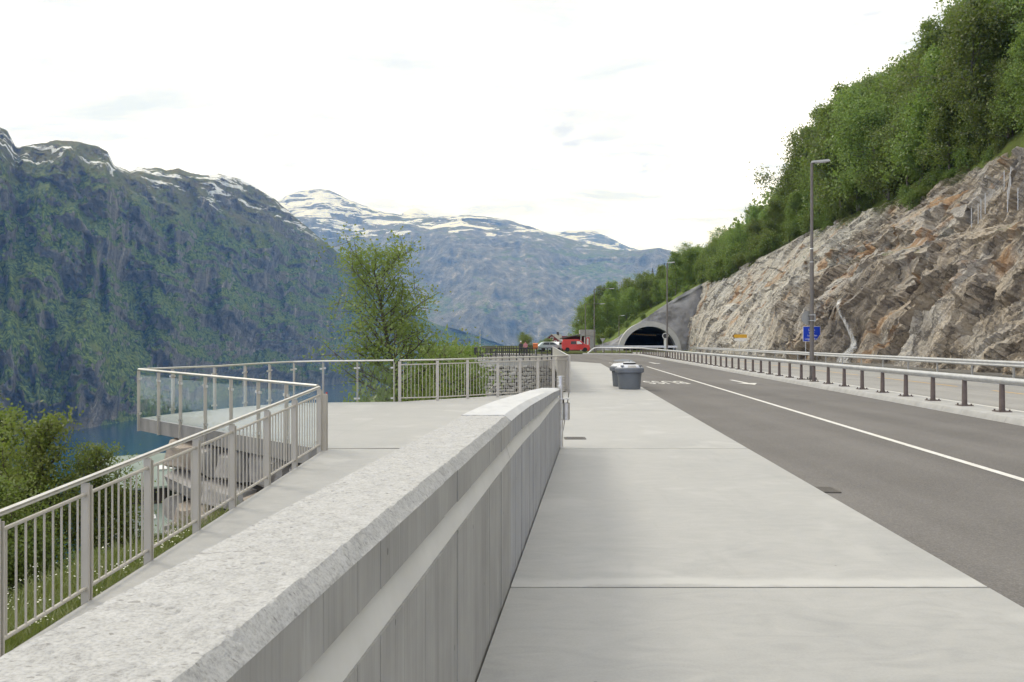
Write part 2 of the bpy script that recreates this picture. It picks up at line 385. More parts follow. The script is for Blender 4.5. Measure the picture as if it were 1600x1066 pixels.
M['leaf_left'] = m_leaf('alder_leaf', (0.1, 0.145, 0.03), (0.23, 0.28, 0.06), 0.42, 0.1)
M['leaf_wood'] = m_leaf('birch_leaf', (0.11, 0.165, 0.035), (0.24, 0.305, 0.075), 0.48, 0.4)
M['leaf_bush'] = m_leaf('bush_leaf', (0.10, 0.15, 0.03), (0.21, 0.275, 0.06), 0.42, 0.25)
M['needle'] = m_leaf('spruce_needle', (0.015, 0.032, 0.016), (0.035, 0.06, 0.028), 0.1, 0.3)
M['bark'] = mat('grey_brown_bark', (0.13, 0.11, 0.09), (0.06, 0.05, 0.045), 8, 0.9, b_scale=20, b_str=0.6)
M['birchbark'] = mat('birch_bark', (0.2, 0.19, 0.175), (0.07, 0.06, 0.055), 5, 0.85)
M['grassland'] = m_ground('meadow_ground', (0.06, 0.055, 0.03), (0.10, 0.12, 0.04), (0.17, 0.19, 0.06))
M['woodfloor'] = m_ground('wood_floor', (0.06, 0.055, 0.03), (0.10, 0.13, 0.035), (0.16, 0.22, 0.055), 0.25)
M['blade'] = m_leaf('grass_blade', (0.09, 0.115, 0.03), (0.22, 0.22, 0.075), 0.3, 0.1)
M['flower'] = mat('white_petal', (0.75, 0.75, 0.62), None, 3, 0.7)
M['gravel'] = m_ground('gravel_verge', (0.14, 0.135, 0.125), (0.25, 0.24, 0.22), (0.36, 0.35, 0.33), 2.5)
M['glass'] = m_glass('balustrade_glass', (0.925, 0.955, 0.965), 0.8)
M['window'] = m_glass('dark_window', (0.1, 0.12, 0.13), 1.3)
M['stone_a'] = mat('grey_block_stone', (0.38, 0.365, 0.355), (0.2, 0.19, 0.185), 2.4, 0.85, b_scale=9, b_str=0.7, b_dist=0.04)
M['stone_b'] = mat('buff_block_stone', (0.42, 0.36, 0.30), (0.24, 0.205, 0.175), 2.4, 0.85, b_scale=9, b_str=0.7, b_dist=0.04)
M['stone_c'] = mat('pale_field_stone', (0.55, 0.535, 0.505), (0.34, 0.33, 0.31), 3, 0.85, b_scale=9, b_str=0.6, b_dist=0.03)
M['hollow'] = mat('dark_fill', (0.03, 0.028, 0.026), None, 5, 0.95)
M['blue'] = mat('blue_sign_face', (0.005, 0.05, 0.52), (0.005, 0.045, 0.47), 2, 0.4)
M['white'] = mat('white_paint', (0.8, 0.8, 0.79), (0.74, 0.74, 0.73), 3, 0.5)
M['signback'] = mat('sign_back_grey', (0.33, 0.335, 0.33), (0.28, 0.285, 0.28), 4, 0.5, 0.3)
M['yellow'] = mat('yellow_sign_face', (0.72, 0.40, 0.03), (0.6, 0.34, 0.03), 2, 0.45)
M['red'] = mat('red_paint', (0.58, 0.035, 0.025), (0.52, 0.03, 0.02), 2, 0.35)
M['maroon'] = mat('maroon_boards', (0.22, 0.035, 0.035), (0.16, 0.025, 0.03), 3, 0.7)
M['grnroof'] = mat('pale_green_roof_sheet', (0.27, 0.32, 0.28), (0.2, 0.25, 0.215), 0.8, 0.5)
M['darkwood'] = mat('dark_stained_boards', (0.06, 0.045, 0.04), (0.035, 0.028, 0.025), 3, 0.8)
M['slate'] = mat('grey_slates', (0.36, 0.35, 0.33), (0.26, 0.25, 0.235), 1.5, 0.8)
M['silver'] = mat('pale_blue_silver_car_paint', (0.42, 0.5, 0.53), (0.38, 0.46, 0.49), 2, 0.3, 0.4)
M['tyre'] = mat('tyre_rubber', (0.025, 0.025, 0.026), None, 5, 0.85)
M['headlamp'] = mat('headlamp_lens', (0.75, 0.76, 0.78), None, 5, 0.15)  # plain pale lens colour
M['orange'] = mat('orange_plastic', (0.62, 0.16, 0.03), None, 3, 0.5)
M['skin'] = mat('skin', (0.5, 0.3, 0.22), None, 4, 0.6)
M['hair'] = mat('hair', (0.05, 0.035, 0.025), None, 4, 0.8)
M['rubber'] = mat('joint_sealant', (0.07, 0.05, 0.04), None, 9, 0.8)
M['iron'] = mat('cast_iron', (0.15, 0.14, 0.13), (0.1, 0.092, 0.088), 9, 0.7, 0.4)

# ------------------------------------------------------------------ mesh helpers


class MB:
    def __init__(self):
        self.v = []; self.f = []

    def add(self, vs, fs):
        o = len(self.v); self.v += [tuple(p) for p in vs]; self.f += [tuple(i + o for i in q) for q in fs]
        return self

    def box(self, c, s, rz=0.0, mtx=None):
        hx, hy, hz = s[0] / 2, s[1] / 2, s[2] / 2
        ca, sa = math.cos(rz), math.sin(rz)
        vs = []
        for z in (-hz, hz):
            for x, y in ((-hx, -hy), (hx, -hy), (hx, hy), (-hx, hy)):
                p = Vector((x * ca - y * sa, x * sa + y * ca, z))
                if mtx is not None:
                    p = mtx @ p
                vs.append((c[0] + p[0], c[1] + p[1], c[2] + p[2]))
        return self.add(vs, [(3, 2, 1, 0), (4, 5, 6, 7), (0, 1, 5, 4), (1, 2, 6, 5), (2, 3, 7, 6), (3, 0, 4, 7)])

    def tube(self, pts, r, n=8, cap=True):
        pts = [Vector(p) for p in pts]
        rs = r if isinstance(r, (list, tuple)) else [r] * len(pts)
        rings = []; prev = None
        for i, p in enumerate(pts):
            t = (pts[min(i + 1, len(pts) - 1)] - pts[max(i - 1, 0)]).normalized()
            if prev is None:
                a = Vector((0, 0, 1)) if abs(t.z) < 0.9 else Vector((1, 0, 0))
                u = t.cross(a).normalized()
            else:
                u = (prev - t * prev.dot(t)).normalized()
            prev = u
            q = t.cross(u)
            rings.append([p + (u * math.cos(2 * math.pi * k / n) + q * math.sin(2 * math.pi * k / n)) * rs[i] for k in range(n)])
        vs = [p for ring in rings for p in ring]
        fs = []
        for i in range(len(pts) - 1):
            for k in range(n):
                a, b = i * n + k, i * n + (k + 1) % n
                fs.append((a, a + n, b + n, b))
        if cap:
            fs.append(tuple(range(n))); fs.append(tuple(reversed(range((len(pts) - 1) * n, len(pts) * n))))
        return self.add(vs, fs)

    def prism(self, poly, z0, z1):
        n = len(poly)
        zz0 = z0 if callable(z0) else (lambda x, y: z0)
        zz1 = z1 if callable(z1) else (lambda x, y: z1)
        vs = [(x, y, zz0(x, y)) for x, y in poly] + [(x, y, zz1(x, y)) for x, y in poly]
        fs = [tuple(reversed(range(n))), tuple(range(n, 2 * n))]
        fs += [(i, (i + 1) % n, (i + 1) % n + n, i + n) for i in range(n)]
        return self.add(vs, fs)

    def lathe(self, prof, n=24, c=(0, 0, 0), sq=0.0):
        vs = []
        for r, z in prof:
            for k in range(n):
                a = 2 * math.pi * k / n
                e = 1.0
                if sq:
                    e = 1.0 + sq * (abs(math.sin(2 * a)) ** 1.5)
                vs.append((c[0] + r * e * math.cos(a), c[1] + r * e * math.sin(a), c[2] + z))
        fs = []
        for i in range(len(prof) - 1):
            for k in range(n):
                a, b = i * n + k, i * n + (k + 1) % n
                fs.append((a, b, b + n, a + n))
        fs.append(tuple(reversed(range(n)))); fs.append(tuple(range((len(prof) - 1) * n, len(prof) * n)))
        return self.add(vs, fs)

    def sweep(self, path, sect, closed=True):
        """sect: list of (offset to the right, z) swept along a 2D path [(x, y, z0)]"""
        n = len(sect); vs = []
        for i, p in enumerate(path):
            a = path[max(i - 1, 0)]; b = path[min(i + 1, len(path) - 1)]
            t = Vector((b[0] - a[0], b[1] - a[1])).normalized(); r = Vector((t.y, -t.x))
            z0 = p[2] if len(p) > 2 else 0.0
            for o, z in sect:
                vs.append((p[0] + r.x * o, p[1] + r.y * o, z0 + z))
        fs = []
        m = n if closed else n - 1
        for i in range(len(path) - 1):
            for k in range(m):
                a, b = i * n + k, i * n + (k + 1) % n
                fs.append((a, b, b + n, a + n))
        if closed:
            fs.append(tuple(reversed(range(n)))); fs.append(tuple(range((len(path) - 1) * n, len(path) * n)))
        return self.add(vs, fs)

    def mesh(self, name, m, smooth=True):
        me = bpy.data.meshes.new(name); me.from_pydata(self.v, [], self.f); me.update()
        if m is not None:
            me.materials.append(m)
        if smooth and len(me.polygons):
            me.polygons.foreach_set('use_smooth', [True] * len(me.polygons)); me.set_sharp_from_angle(angle=R(32))
        return me


def np_mesh(name, V, F, m, smooth=False):
    V = np.asarray(V, np.float32); F = np.asarray(F, np.int32)
    me = bpy.data.meshes.new(name)
    k = F.shape[1]
    me.vertices.add(len(V)); me.vertices.foreach_set('co', V.ravel())
    me.loops.add(F.size); me.loops.foreach_set('vertex_index', F.ravel())
    me.polygons.add(len(F)); me.polygons.foreach_set('loop_start', np.arange(0, F.size, k, dtype=np.int32))
    me.polygons.foreach_set('loop_total', np.full(len(F), k, np.int32))
    me.polygons.foreach_set('use_smooth', np.full(len(F), smooth, bool))
    me.update(calc_edges=True)
    me.materials.append(m)
    return me


def grid_mesh(name, P, m, smooth=False, flip=False):
    h, wd = P.shape[:2]
    i = np.arange(h * wd).reshape(h, wd)
    F = np.stack([i[:-1, :-1], i[:-1, 1:], i[1:, 1:], i[1:, :-1]], -1).reshape(-1, 4)
    if flip:
        F = F[:, ::-1]
    return np_mesh(name, P.reshape(-1, 3), F, m, smooth)


def obj(name, me, loc=(0, 0, 0), rz=0.0, parent=None):
    o = bpy.data.objects.new(name, me); C.objects.link(o); o.location = loc; o.rotation_euler = (0, 0, rz)
    if parent is not None:
        o.parent = parent
    return o


def tag(o, label=None, cat=None, group=None, kind=None):
    if label: o['label'] = label
    if cat: o['category'] = cat
    if group: o['group'] = group
    if kind: o['kind'] = kind
    return o


def thing(name, label, cat, loc=(0, 0, 0), rz=0.0, group=None):
    o = obj(name, None, loc, rz); o.empty_display_size = 0.2
    return tag(o, label, cat, group)


def part(name, mb, m, parent, smooth=True, world=False, label=None, loc=None, rz=0.0):
    me = mb.mesh(name, m, smooth) if isinstance(mb, MB) else mb
    o = obj(name, me, parent=parent, rz=rz)
    if world:
        q = parent; t = Vector((0, 0, 0))
        while q is not None:
            t += q.location; q = q.parent
        o.location = -t
        if loc is not None:
            o.location = Vector(loc) - t
    elif loc is not None:
        o.location = loc
    if label: o['label'] = label
    return o


def copy_tree(src, loc, rz=None, scale=None, label=None, group=None):
    kids = {}
    for o in C.objects:
        if o.parent is not None:
            kids.setdefault(o.parent.name, []).append(o)

    def rec(o, par):
        c = o.copy(); C.objects.link(c)
        if par is not None:
            c.parent = par
        for ch in kids.get(o.name, []):
            rec(ch, c)
        return c
    r = rec(src, None)
    r.location = loc
    if rz is not None: r.rotation_euler = (0, 0, rz)
    if scale is not None: r.scale = (scale, scale, scale) if isinstance(scale, (int, float)) else scale
    if label: r['label'] = label
    if group: r['group'] = group
    return r


def struct(name, me, label=None):
    o = obj(name, me); o['kind'] = 'structure'
    if label: o['label'] = label
    return o


def vn(p, seed=0):
    """value noise, p (...,3)"""
    p = np.asarray(p, np.float64); i = np.floor(p).astype(np.int64); f = p - i; u = f * f * (3 - 2 * f)

    def h(a, b, c):
        x = (a * 374761393 + b * 668265263 + c * 2147483647 + seed * 974634777) & 0xffffffff
        x = ((x ^ (x >> 13)) * 1274126177) & 0xffffffff
        x = ((x ^ (x >> 16)) * 2246822519) & 0xffffffff
        return ((x ^ (x >> 7)) & 0xffffff) / 16777215.0
    X, Y, Z = i[..., 0], i[..., 1], i[..., 2]
    r = 0
    for dx in (0, 1):
        for dy in (0, 1):
            for dz in (0, 1):
                wgt = (u[..., 0] if dx else 1 - u[..., 0]) * (u[..., 1] if dy else 1 - u[..., 1]) * (u[..., 2] if dz else 1 - u[..., 2])
                r = r + wgt * h(X + dx, Y + dy, Z + dz)
    return r


def fbm(p, oct=4, gain=0.5, seed=0):
    p = np.asarray(p, np.float64); a = 1.0; s = 0; n = 0
    for k in range(oct):
        s = s + a * (vn(p * 2.03 ** k, seed + k) - 0.5); n += a; a *= gain
    return s / n * 2


def st(*a):
    return np.stack(np.broadcast_arrays(*a), -1)


def smooth(x, a, b):
    t = np.clip((x - a) / (b - a), 0, 1)
    return t * t * (3 - 2 * t)


F_PX, HY = 1291.0, 533.0
K = 0.0604                                        # the road runs along (K, 1)


def RD(o, s, z=0.0):
    return (o + K * s, s, z)


# ================================================================== SETTING
# ---- water
struct('water', MB().add([(-8900, -2400, -170), (8900, -2400, -170), (8900, 13300, -170), (-8900, 13300, -170)], [(0, 1, 2, 3)]).mesh('water', None, False))
wm, nt, b = base('fjord_water', 0.12, 0, 0.5)
b.inputs['Base Color'].default_value = (0.012, 0.06, 0.10, 1)
bump(nt, b, noise(nt, wpos(nt), 0.05, 4, 0.6), 0.25, 3.0)
bpy.data.objects['water'].data.materials.append(wm)


# ---- mountains across the fjord: ridge (bearing, height) at real distances, foot on the shore
def mountain(name, ridge, foot, zfoot, m, pw, amp, step, rows, seed, back=2500.0, usc=1.0, ridgejit=1.2):
    px = np.arange(ridge[0][0], ridge[-1][0] + step, step, dtype=float)
    rx = [r[0] for r in ridge]
    py = np.interp(px, rx, [r[1] for r in ridge]); dR = np.interp(px, rx, [r[2] for r in ridge])
    py = py + ridgejit * fbm(st(px / 9.0, px * 0, px * 0), 3, 0.6, seed)
    dF = np.interp(px, [f[0] for f in foot], [f[1] for f in foot])
    dx = (px - 800) / F_PX
    zR = 1.75 - (py - HY) / F_PX * dR
    zR = np.maximum(zR, zfoot + 30)
    t = np.concatenate([np.linspace(0, 1, rows), 1 + np.array([0.03, 0.1, 0.25, 0.5, 0.75, 1.0])])[:, None]
    tt = np.minimum(t, 1); tb = np.maximum(t - 1, 0)
    u = (px / F_PX * (4000 if usc > 1 else 2720) / usc)[None, :]
    wob = 0.22 * fbm(st(u / 900 + 0 * tt, tt * 1.5, u * 0), 3, 0.5, seed + 40)
    p = pw + wob * 2
    h = 1 - (1 - tt) ** p
    z = zfoot + (zR[None, :] - zfoot) * h
    D = dF + (dR - dF) * tt
    zz = z / usc
    gul = np.abs(fbm(st(u / 330 + 0.25 * fbm(st(u / 200, zz / 300, u * 0), 3, 0.5, seed + 3), zz / 900 + u / 1500, u * 0), 3, 0.5, seed + 1))
    cl = fbm(st(u / 110, zz / 170, u * 0), 5, 0.55, seed + 9)
    ledge = fbm(st(u / 420, zz / 95 + u / 380 + 0.8 * cl, u * 0), 4, 0.55, seed + 21)
    wt = smooth(tt, 0.0, 0.08) * (1 - smooth(tt, 0.86, 1.0) * 0.85)
    D = D + amp * wt * (0.9 * (0.35 - gul) * -1.0 + 0.42 * cl + 0.33 * ledge)
    D = D + back * tb
    z = z - tb ** 1.3 * 0.75 * (zR[None, :] - zfoot)
    P = st(dx[None, :] * D, D, z)
    return struct(name, grid_mesh(name, P, m, True))


mountain('mountain', [(-420, 120, 1836), (-150, 150, 1904), (-40, 186, 1972), (0, 200, 2040), (12, 206, 2074), (24, 227, 2176), (30, 229, 2210), (60, 224, 2176), (90, 220, 2176), (125, 221, 2176),
                      (150, 228, 2210), (168, 236, 2244), (178, 259, 2346), (188, 262, 2482), (203, 268, 2584), (215, 263, 2618), (245, 262, 2618), (260, 267, 2652),
                      (280, 264, 2686), (300, 272, 2720), (325, 274, 2788), (345, 272, 2856), (375, 280, 2924), (400, 293, 2992), (430, 312, 3094), (460, 338, 3196),
                      (500, 372, 3400), (530, 396, 3536), (570, 436, 3740), (620, 480, 4012), (680, 506, 4284), (740, 522, 4556), (790, 541, 4760), (830, 560, 4896)],
         [(-420, 1020), (0, 1462), (120, 1590), (220, 1812), (360, 2448), (508, 3196), (620, 3740), (740, 4352), (830, 4794)], -174, M['hill_near'], 1.35, 225, 1.6, 230, 5, usc=0.68)
mountain('mountain', [(380, 360, 9000), (430, 318, 9000), (442, 310, 9000), (453, 303, 9000), (490, 296, 9000), (515, 297, 9000), (540, 310, 9000), (570, 322, 9000), (600, 332, 9000), (630, 337, 9000), (670, 339, 9000),
                      (700, 339, 9000), (735, 336, 9000), (760, 340, 9000), (790, 343, 9000), (820, 352, 8900), (850, 363, 8800), (900, 376, 8700), (960, 392, 8500), (1000, 393, 8300), (1030, 388, 8200),
                      (1055, 394, 8200), (1085, 408, 8200), (1130, 425, 8200), (1250, 440, 8200), (1500, 400, 8200), (1900, 380, 8200)],
         [(380, 6900), (620, 6400), (760, 6200), (1000, 6000), (1900, 6000)], -178, M['hill_far'], 1.55, 420, 2.5, 150, 17, usc=2.0)
mountain('mountain', [(560, 375, 11800), (600, 352, 11800), (628, 334, 11800), (640, 327, 11800), (651, 323, 11800), (662, 330, 11800), (690, 350, 11800), (760, 372, 11800), (830, 372, 11300), (868, 366, 11300), (885, 361, 11300), (925, 360, 11300),
                      (955, 372, 11300), (985, 387, 11300), (1040, 402, 11300), (1100, 430, 11300)],
         [(560, 9800), (1100, 9600)], 350, M['hill_far'], 1.3, 300, 3, 60, 29, back=1200.0, usc=2.4)


# ---- ground: ramp edge, plaza void, car park, then the long slope to the fjord
def ramp_z(y):
    return np.where(y < 13.35, -0.0685 * (13.35 - y), 0.0)


def ramp_edge(y):
    return -3.05 + 0.083 * (y - 13.2)


def ground_z(x, y):
    ys = [-80, 6, 13.2, 15, 17.5, 23, 30, 38, 62, 70, 76, 82, 95, 110, 125, 160, 240, 320, 2500]
    ex = [-10, -3.65, -3.1, -4.8, -6.9, -6.9, 0.0, 0.6, 0.6, -1.0, -3.8, -4.2, -4.0, 0, -2, -6, -10, 0, 0]
    zb = [-2.0, -0.72, -0.9, -2.6, -3.0, -3.6, -4.0, -4.4, -4.6, -4.4, -3.8, -2.2, -1.2, -.4, 0.1, 0.2, 0.2, 0, -4]
    e = np.interp(y, ys, ex); z0 = np.interp(y, ys, zb)
    d = e - x
    f = 0.26 * np.clip(d, 0, 3) + 0.55 * np.clip(d - 3, 0, 40) + 0.72 * np.clip(d - 43, 0, None)
    nz = 0.35 * fbm(st(x / 6, y / 6, x * 0), 4, 0.5, 3) * np.clip(d, 0, 1.5) / 1.5 + 3.0 * fbm(st(x / 40, y / 40, x * 0), 3, 0.5, 8) * np.clip((d - 8) / 20, 0, 1)
    inside = np.where(y > 128, z0 + 0.0 * x, np.minimum(z0, -2.0))
    k = np.clip(-d / 0.4, 0, 1)
    z = np.where(d > 0, z0 - f + nz, z0 * (1 - k) + inside * k)
    fall = np.clip((y - 235) * 0.4, 0, None)
    z = np.where(x < 40, z - fall, z - fall * 0.3)
    return np.maximum(z, -190)


def axis(*seg):
    out = []
    for a, b2, d in seg:
        out += list(np.arange(a, b2, d))
    return np.array(out + [seg[-1][1]])


gx = axis((-900, -200, 50), (-200, -60, 10), (-60, -14, 2.0), (-14, 1, 0.3), (1, 30, 2.0), (30, 200, 20), (200, 1200, 200))
gy = axis((-900, -100, 100), (-100, 0, 10), (0, 22, 0.3), (22, 140, 1.5), (140, 300, 8), (300, 1500, 80))
XX, YY = np.meshgrid(gx, gy)
struct('ground', grid_mesh('ground', st(XX, YY, ground_z(XX, YY)), M['grassland'], True))


# ---- wooded hillside above and beyond the tunnel
def hill_z(o, s):
    z = np.interp(o, [-40, -10, 1, 6, 9, 20, 36, 80, 420], [0.15, 0.15, 0.2, 0.5, 1.6, 9.0, 17.4, 47.5, 285])
    amp = np.clip((o - 8) / 10, 0, 1)
    amp2 = np.clip((o - 38) / 22, 0, 1)
    return z + amp * 0.6 * fbm(st(o / 7, s / 9, o * 0), 4, 0.55, 51) + amp2 * (3.5 * fbm(st(o / 45, s / 50, o * 0), 3, 0.5, 61))


ja, ss = np.meshgrid(axis((-5.0, 50, 0.9), (50, 160, 5), (160, 380, 20)), axis((-60, 20, 8), (20, 141.9, 1.0)))
lip = 38.0 - 13.6 * smooth(ss, 108, 138)
ja = np.maximum(ja, -5 + 4.8 * smooth(ss, 104, 126) + 0.001 * ja)
oo = lip + ja
struct('wooded_slope', grid_mesh('wooded_slope', st(oo + K * ss, ss, hill_z(oo, ss) - np.clip(0.3 - ja, 0, None) * 1.3), M['woodfloor'], True))
oo, ss = np.meshgrid(axis((-40, 0, 4), (0, 60, 0.9), (60, 200, 5), (200, 420, 20)), axis((141.0, 260, 1.6), (260, 700, 10)))
zz = hill_z(oo, ss) - np.clip(ss - 280, 0, None) * 0.25 * np.clip(1 - oo / 60, 0, 1)
struct('grassy_slope', grid_mesh('grassy_slope', st(oo + K * ss, ss, zz), m_ground('slope_grass', (0.07, 0.07, 0.03), (0.115, 0.16, 0.04), (0.19, 0.25, 0.06), 0.4), True))

# ---- rock cutting
CS = np.array([(22.4, -0.4), (22.7, 0.6), (23.4, 2.0), (24.6, 5.2), (26.4, 8.4), (27.6, 9.1), (29.6, 9.5), (31.0, 12.0), (33.4, 14.6), (36.0, 17.2), (38.5, 18.6)])
csl = np.concatenate([[0], np.cumsum(np.hypot(*np.diff(CS, axis=0).T))])


def worley(p, seed):
    """faceted blocks: each cell has its own height and tilt"""
    p = np.asarray(p, float); c0 = np.floor(p); best = np.full(p.shape[:-1], 9e9); val = np.zeros(p.shape[:-1])
    for dx in (-1, 0, 1):
        for dy in (-1, 0, 1):
            for dz in (-1, 0, 1):
                c = c0 + np.array([dx, dy, dz])
                jx = [vn(c * 1.0 + 0.0, seed + k) for k in range(3)]
                q = p - c - np.stack(jx, -1)
                dist = (q ** 2).sum(-1)
                hv = vn(c, seed + 3); t1 = vn(c, seed + 4) - .5; t2 = vn(c, seed + 5) - .5
                better = dist < best
                best = np.where(better, dist, best)
                val = np.where(better, hv + 0.9 * (t1 * q[..., 0] + t2 * q[..., 1]), val)
    return val


def cliff(sv, v):
    """sv: metres along the road, v: 0..1 up the section -> points"""
    L = v * csl[-1]
    o = np.interp(L, csl, CS[:, 0]); z = np.interp(L, csl, CS[:, 1])
    far_ = smooth(sv, 108, 138)
    z = z * (1 - 0.36 * far_)
    shift = -1.9 * far_ - (o - 22.4) * 0.74 * far_
    a = -0.6 * sv + 0.8 * z; bq = 0.8 * sv + 0.6 * z + 0.8 * o * 0.3
    warp = fbm(st(sv / 13, z / 9, o * 0), 4, 0.55, 71)
    rough_ = 0.35 + 1.0 * smooth(vn(st(sv / 11, z / 8, o * 0), 70), 0.25, 0.75)
    q = bq / 3.6 + 1.7 * warp + 0.5 * fbm(st(a / 9, bq / 3, o * 0), 3, 0.5, 75)
    saw = q - np.floor(q)
    hgt = vn(st(np.floor(q) * 7.3, a / 6.5, o * 0), 83)
    q2 = bq / 1.25 + 2.6 * warp + 0.9 * fbm(st(a / 3, bq, o * 0), 3, 0.5, 77)
    saw2 = q2 - np.floor(q2)
    hgt2 = vn(st(np.floor(q2) * 5.1, a / 2.4, o * 0), 87)
    steep = np.where((z > 8.7) & (o < 30), 0.45, 1.0)
    wq = 0.5 * fbm(st(sv / 2, z / 2, o * 0), 3, 0.6, 95)
    blk = np.floor(vn(st(a / 4.2 + wq, bq / 2.4 + wq, o * 0), 91) * 4) / 4
    blk2 = np.floor(vn(st(a / 1.5 + wq, bq / 0.9 - wq, o * 0), 93) * 3) / 3
    w1 = worley(st(a / 5.5 + .5 * wq + .6 * warp, bq / 2.3 + .5 * wq + 1.2 * warp, o / 6), 201)
    w2_ = worley(st(a / 1.9 + .4 * wq + .8 * warp, bq / 0.85 + .6 * wq + 2.0 * warp, o / 3), 211)
    w3_ = worley(st(sv / 7.5 + wq, z / 5.0 + .6 * wq, o / 9), 231)
    d = (1.5 * w3_ - .7 + 1.5 * w1 + .42 * w2_ * (.5 + .6 * rough_) - 1.1 + 2.0 * fbm(st(sv / 15, z / 8, o * 0), 3, 0.5, 73) + rough_ * (0.9 * (1 - saw) * hgt + 0.22 * (1 - saw2) * hgt2) + 0.3 * blk + 0.2 * blk2 * rough_
         + 0.55 * fbm(st(a / 2.0, bq / 1.0, o / 2), 5, 0.62, 79) - 1.0) * steep
    foot = smooth(v, 0.0, 0.05); top = 1 - smooth(v, 0.93, 1.0) * 0.8
    calm = 1 - 0.55 * smooth(sv, 84, 98)
    d = d * (0.35 + 0.65 * foot) * top * calm
    o2 = o + shift - 0.84 * d; z2 = z + 0.42 * d
    return st(o2 + K * sv, sv + 0.25 * d * (saw2 - 0.5), z2)


sv = np.concatenate([np.arange(6, 30, 0.5), np.arange(30, 80, 0.15), np.arange(80, 141.6, 0.24)]); vv = np.linspace(0, 1, 190)
SV, VV = np.meshgrid(sv, vv)
struct('rock_face', grid_mesh('rock_face', cliff(SV, VV), M['cliff'], False))

# ---- roads
struct('road', MB().prism([RD(3.03, -6)[:2], RD(9.75, -6)[:2], RD(9.75, 104)[:2], RD(5.5, 112.2)[:2], RD(-3.5, 114.5)[:2], (-3.0, 112), (-2.5, 76.2), (3.2, 76.2), (3.4, 64), RD(3.03, 64)[:2]], -0.6, -0.03).mesh('road', M['asphalt'], False))
struct('main_road', MB().prism([RD(10.6, -6)[:2], RD(21.2, -6)[:2], RD(21.2, 141)[:2], RD(7.6, 141)[:2], RD(7.6, 117)[:2], RD(3.0, 114.4)[:2], RD(9, 112.5)[:2], RD(10.6, 105)[:2]], -0.6, 0.0).mesh('main_road', M['asphalt_old'], False))
struct('gravel_verge', MB().prism([RD(21.1, -6)[:2], RD(24.5, -6)[:2], RD(24.5, 141)[:2], RD(21.1, 141)[:2]], -0.6, 0.06).mesh('gravel_verge', M['gravel'], False))


def stripe(name, poly, m, z, grp=None):
    return struct(name, MB().prism(poly, z - 0.002, z).mesh(name, m, False))


mk = struct('road_markings', None); mk.empty_display_size = 0.3
for (o0, o1, s0, s1, mm, zt) in [(5.84, 5.97, 4, 57.5, 'paint', -0.025)] + [(15.14, 15.27, 31.8 + 10.6 * k - 10.6, 31.8 + 10.6 * k - 2.6, 'ypaint', 0.005) for k in range(0, 10)] + [(11.35, 11.47, -4, 104, 'paint', 0.005), (20.3, 20.42, -4, 138, 'paint', 0.005)]:
    part('line', MB().add([RD(o0, s0, zt), RD(o1, s0, zt), RD(o1, s1, zt), RD(o0, s1, zt)], [(0, 1, 2, 3)]), M[mm], mk, False)


def arrow(o, s0, L):
    z = -0.025
    P = [(-.09, L), (.09, L), (.09, 1.3), (.42, 1.3), (0.0, 0), (-.42, 1.3), (-.09, 1.3)]
    part('arrow', MB().add([RD(o + a + 0.10 * b2 * -0.3, s0 + b2, z) for a, b2 in P], [(0, 6, 5, 4, 3, 2, 1)]), M['paint'], mk, False)


arrow(7.85, 33.6, 4.2); arrow(7.5, 64.5, 5.0)


def text_mesh(name, body, size, m, ext=0.0):
    cu = bpy.data.curves.new(name, 'FONT'); cu.body = body; cu.size = size; cu.align_x = 'CENTER'; cu.align_y = 'CENTER'; cu.extrude = ext
    cu.materials.append(m)
    tmp = bpy.data.objects.new('tmp', cu); C.objects.link(tmp); bpy.context.view_layer.update()
    me = bpy.data.meshes.new_from_object(tmp.evaluated_get(bpy.context.evaluated_depsgraph_get()))
    bpy.data.objects.remove(tmp); bpy.data.curves.remove(cu); me.name = name
    return me


for (o, s) in ((4.45, 35.6), (4.7, 66.5)):
    cu = text_mesh('lettering', 'BUSS', 1.0, M['paint'])
    t = obj('lettering', cu, RD(o, s, -0.025), math.pi, mk); t.scale = (0.82, 3.4, 1)

# kerb island under the guard rail: long strip bending left at its end
ipath = [RD(10.17, s) for s in np.arange(-6, 104, 4)]
for a in np.linspace(0, 66, 8):
    ipath.append((9.47 + 7.0 * math.cos(R(a)) - 0.01, 104.2 + 7.0 * math.sin(R(a)), 0))
ipath.append((11.3, 111.1, 0)); ipath.append((9.6, 111.6, 0))
isl = tag(thing('kerb_island', 'long raised concrete kerb strip under the tube guard rail', 'kerb', RD(10.17, 40)), kind='structure')
cum = 0; seg = []
dense = []
for i in range(len(ipath) - 1):
    a, b2 = Vector(ipath[i]), Vector(ipath[i + 1])
    n = max(1, int((b2 - a).length / 1.0))
    dense += [tuple(a.lerp(b2, k / n)) for k in range(n)]
dense.append(ipath[-1])
for i in range(0, len(dense) - 1, 3):
    p = dense[i:i + 4]
    if len(p) < 2: continue
    a, b2 = Vector(p[-2]), Vector(p[-1]); p[-1] = tuple(b2 - (b2 - a).normalized() * 0.012)
    part('kerb_stone', MB().sweep(p, [(-.55, -.3), (-.53, -.03), (-.46, .1), (-.43, .115), (.47, .115), (.5, .09), (.5, -.3)]), M['kerb'], isl, world=True)

# ---- pavement slabs (7.5 m bays) and plaza


def wall_x(y):
    return -0.64 + 0.105 * y


pv = struct('pavement', None); pv.empty_display_size = 0.3
J = [-6.0, -1.6, 5.87, 13.45, 20.92, 28.5, 36.0, 43.5, 51.0, 58.5]
g = 0.013


def edge_l(y):
    if y < 13.5: return wall_x(y) + 0.0
    return np.interp(y, [13.5, 28.5, 75], [0.80, 1.97, 3.72])


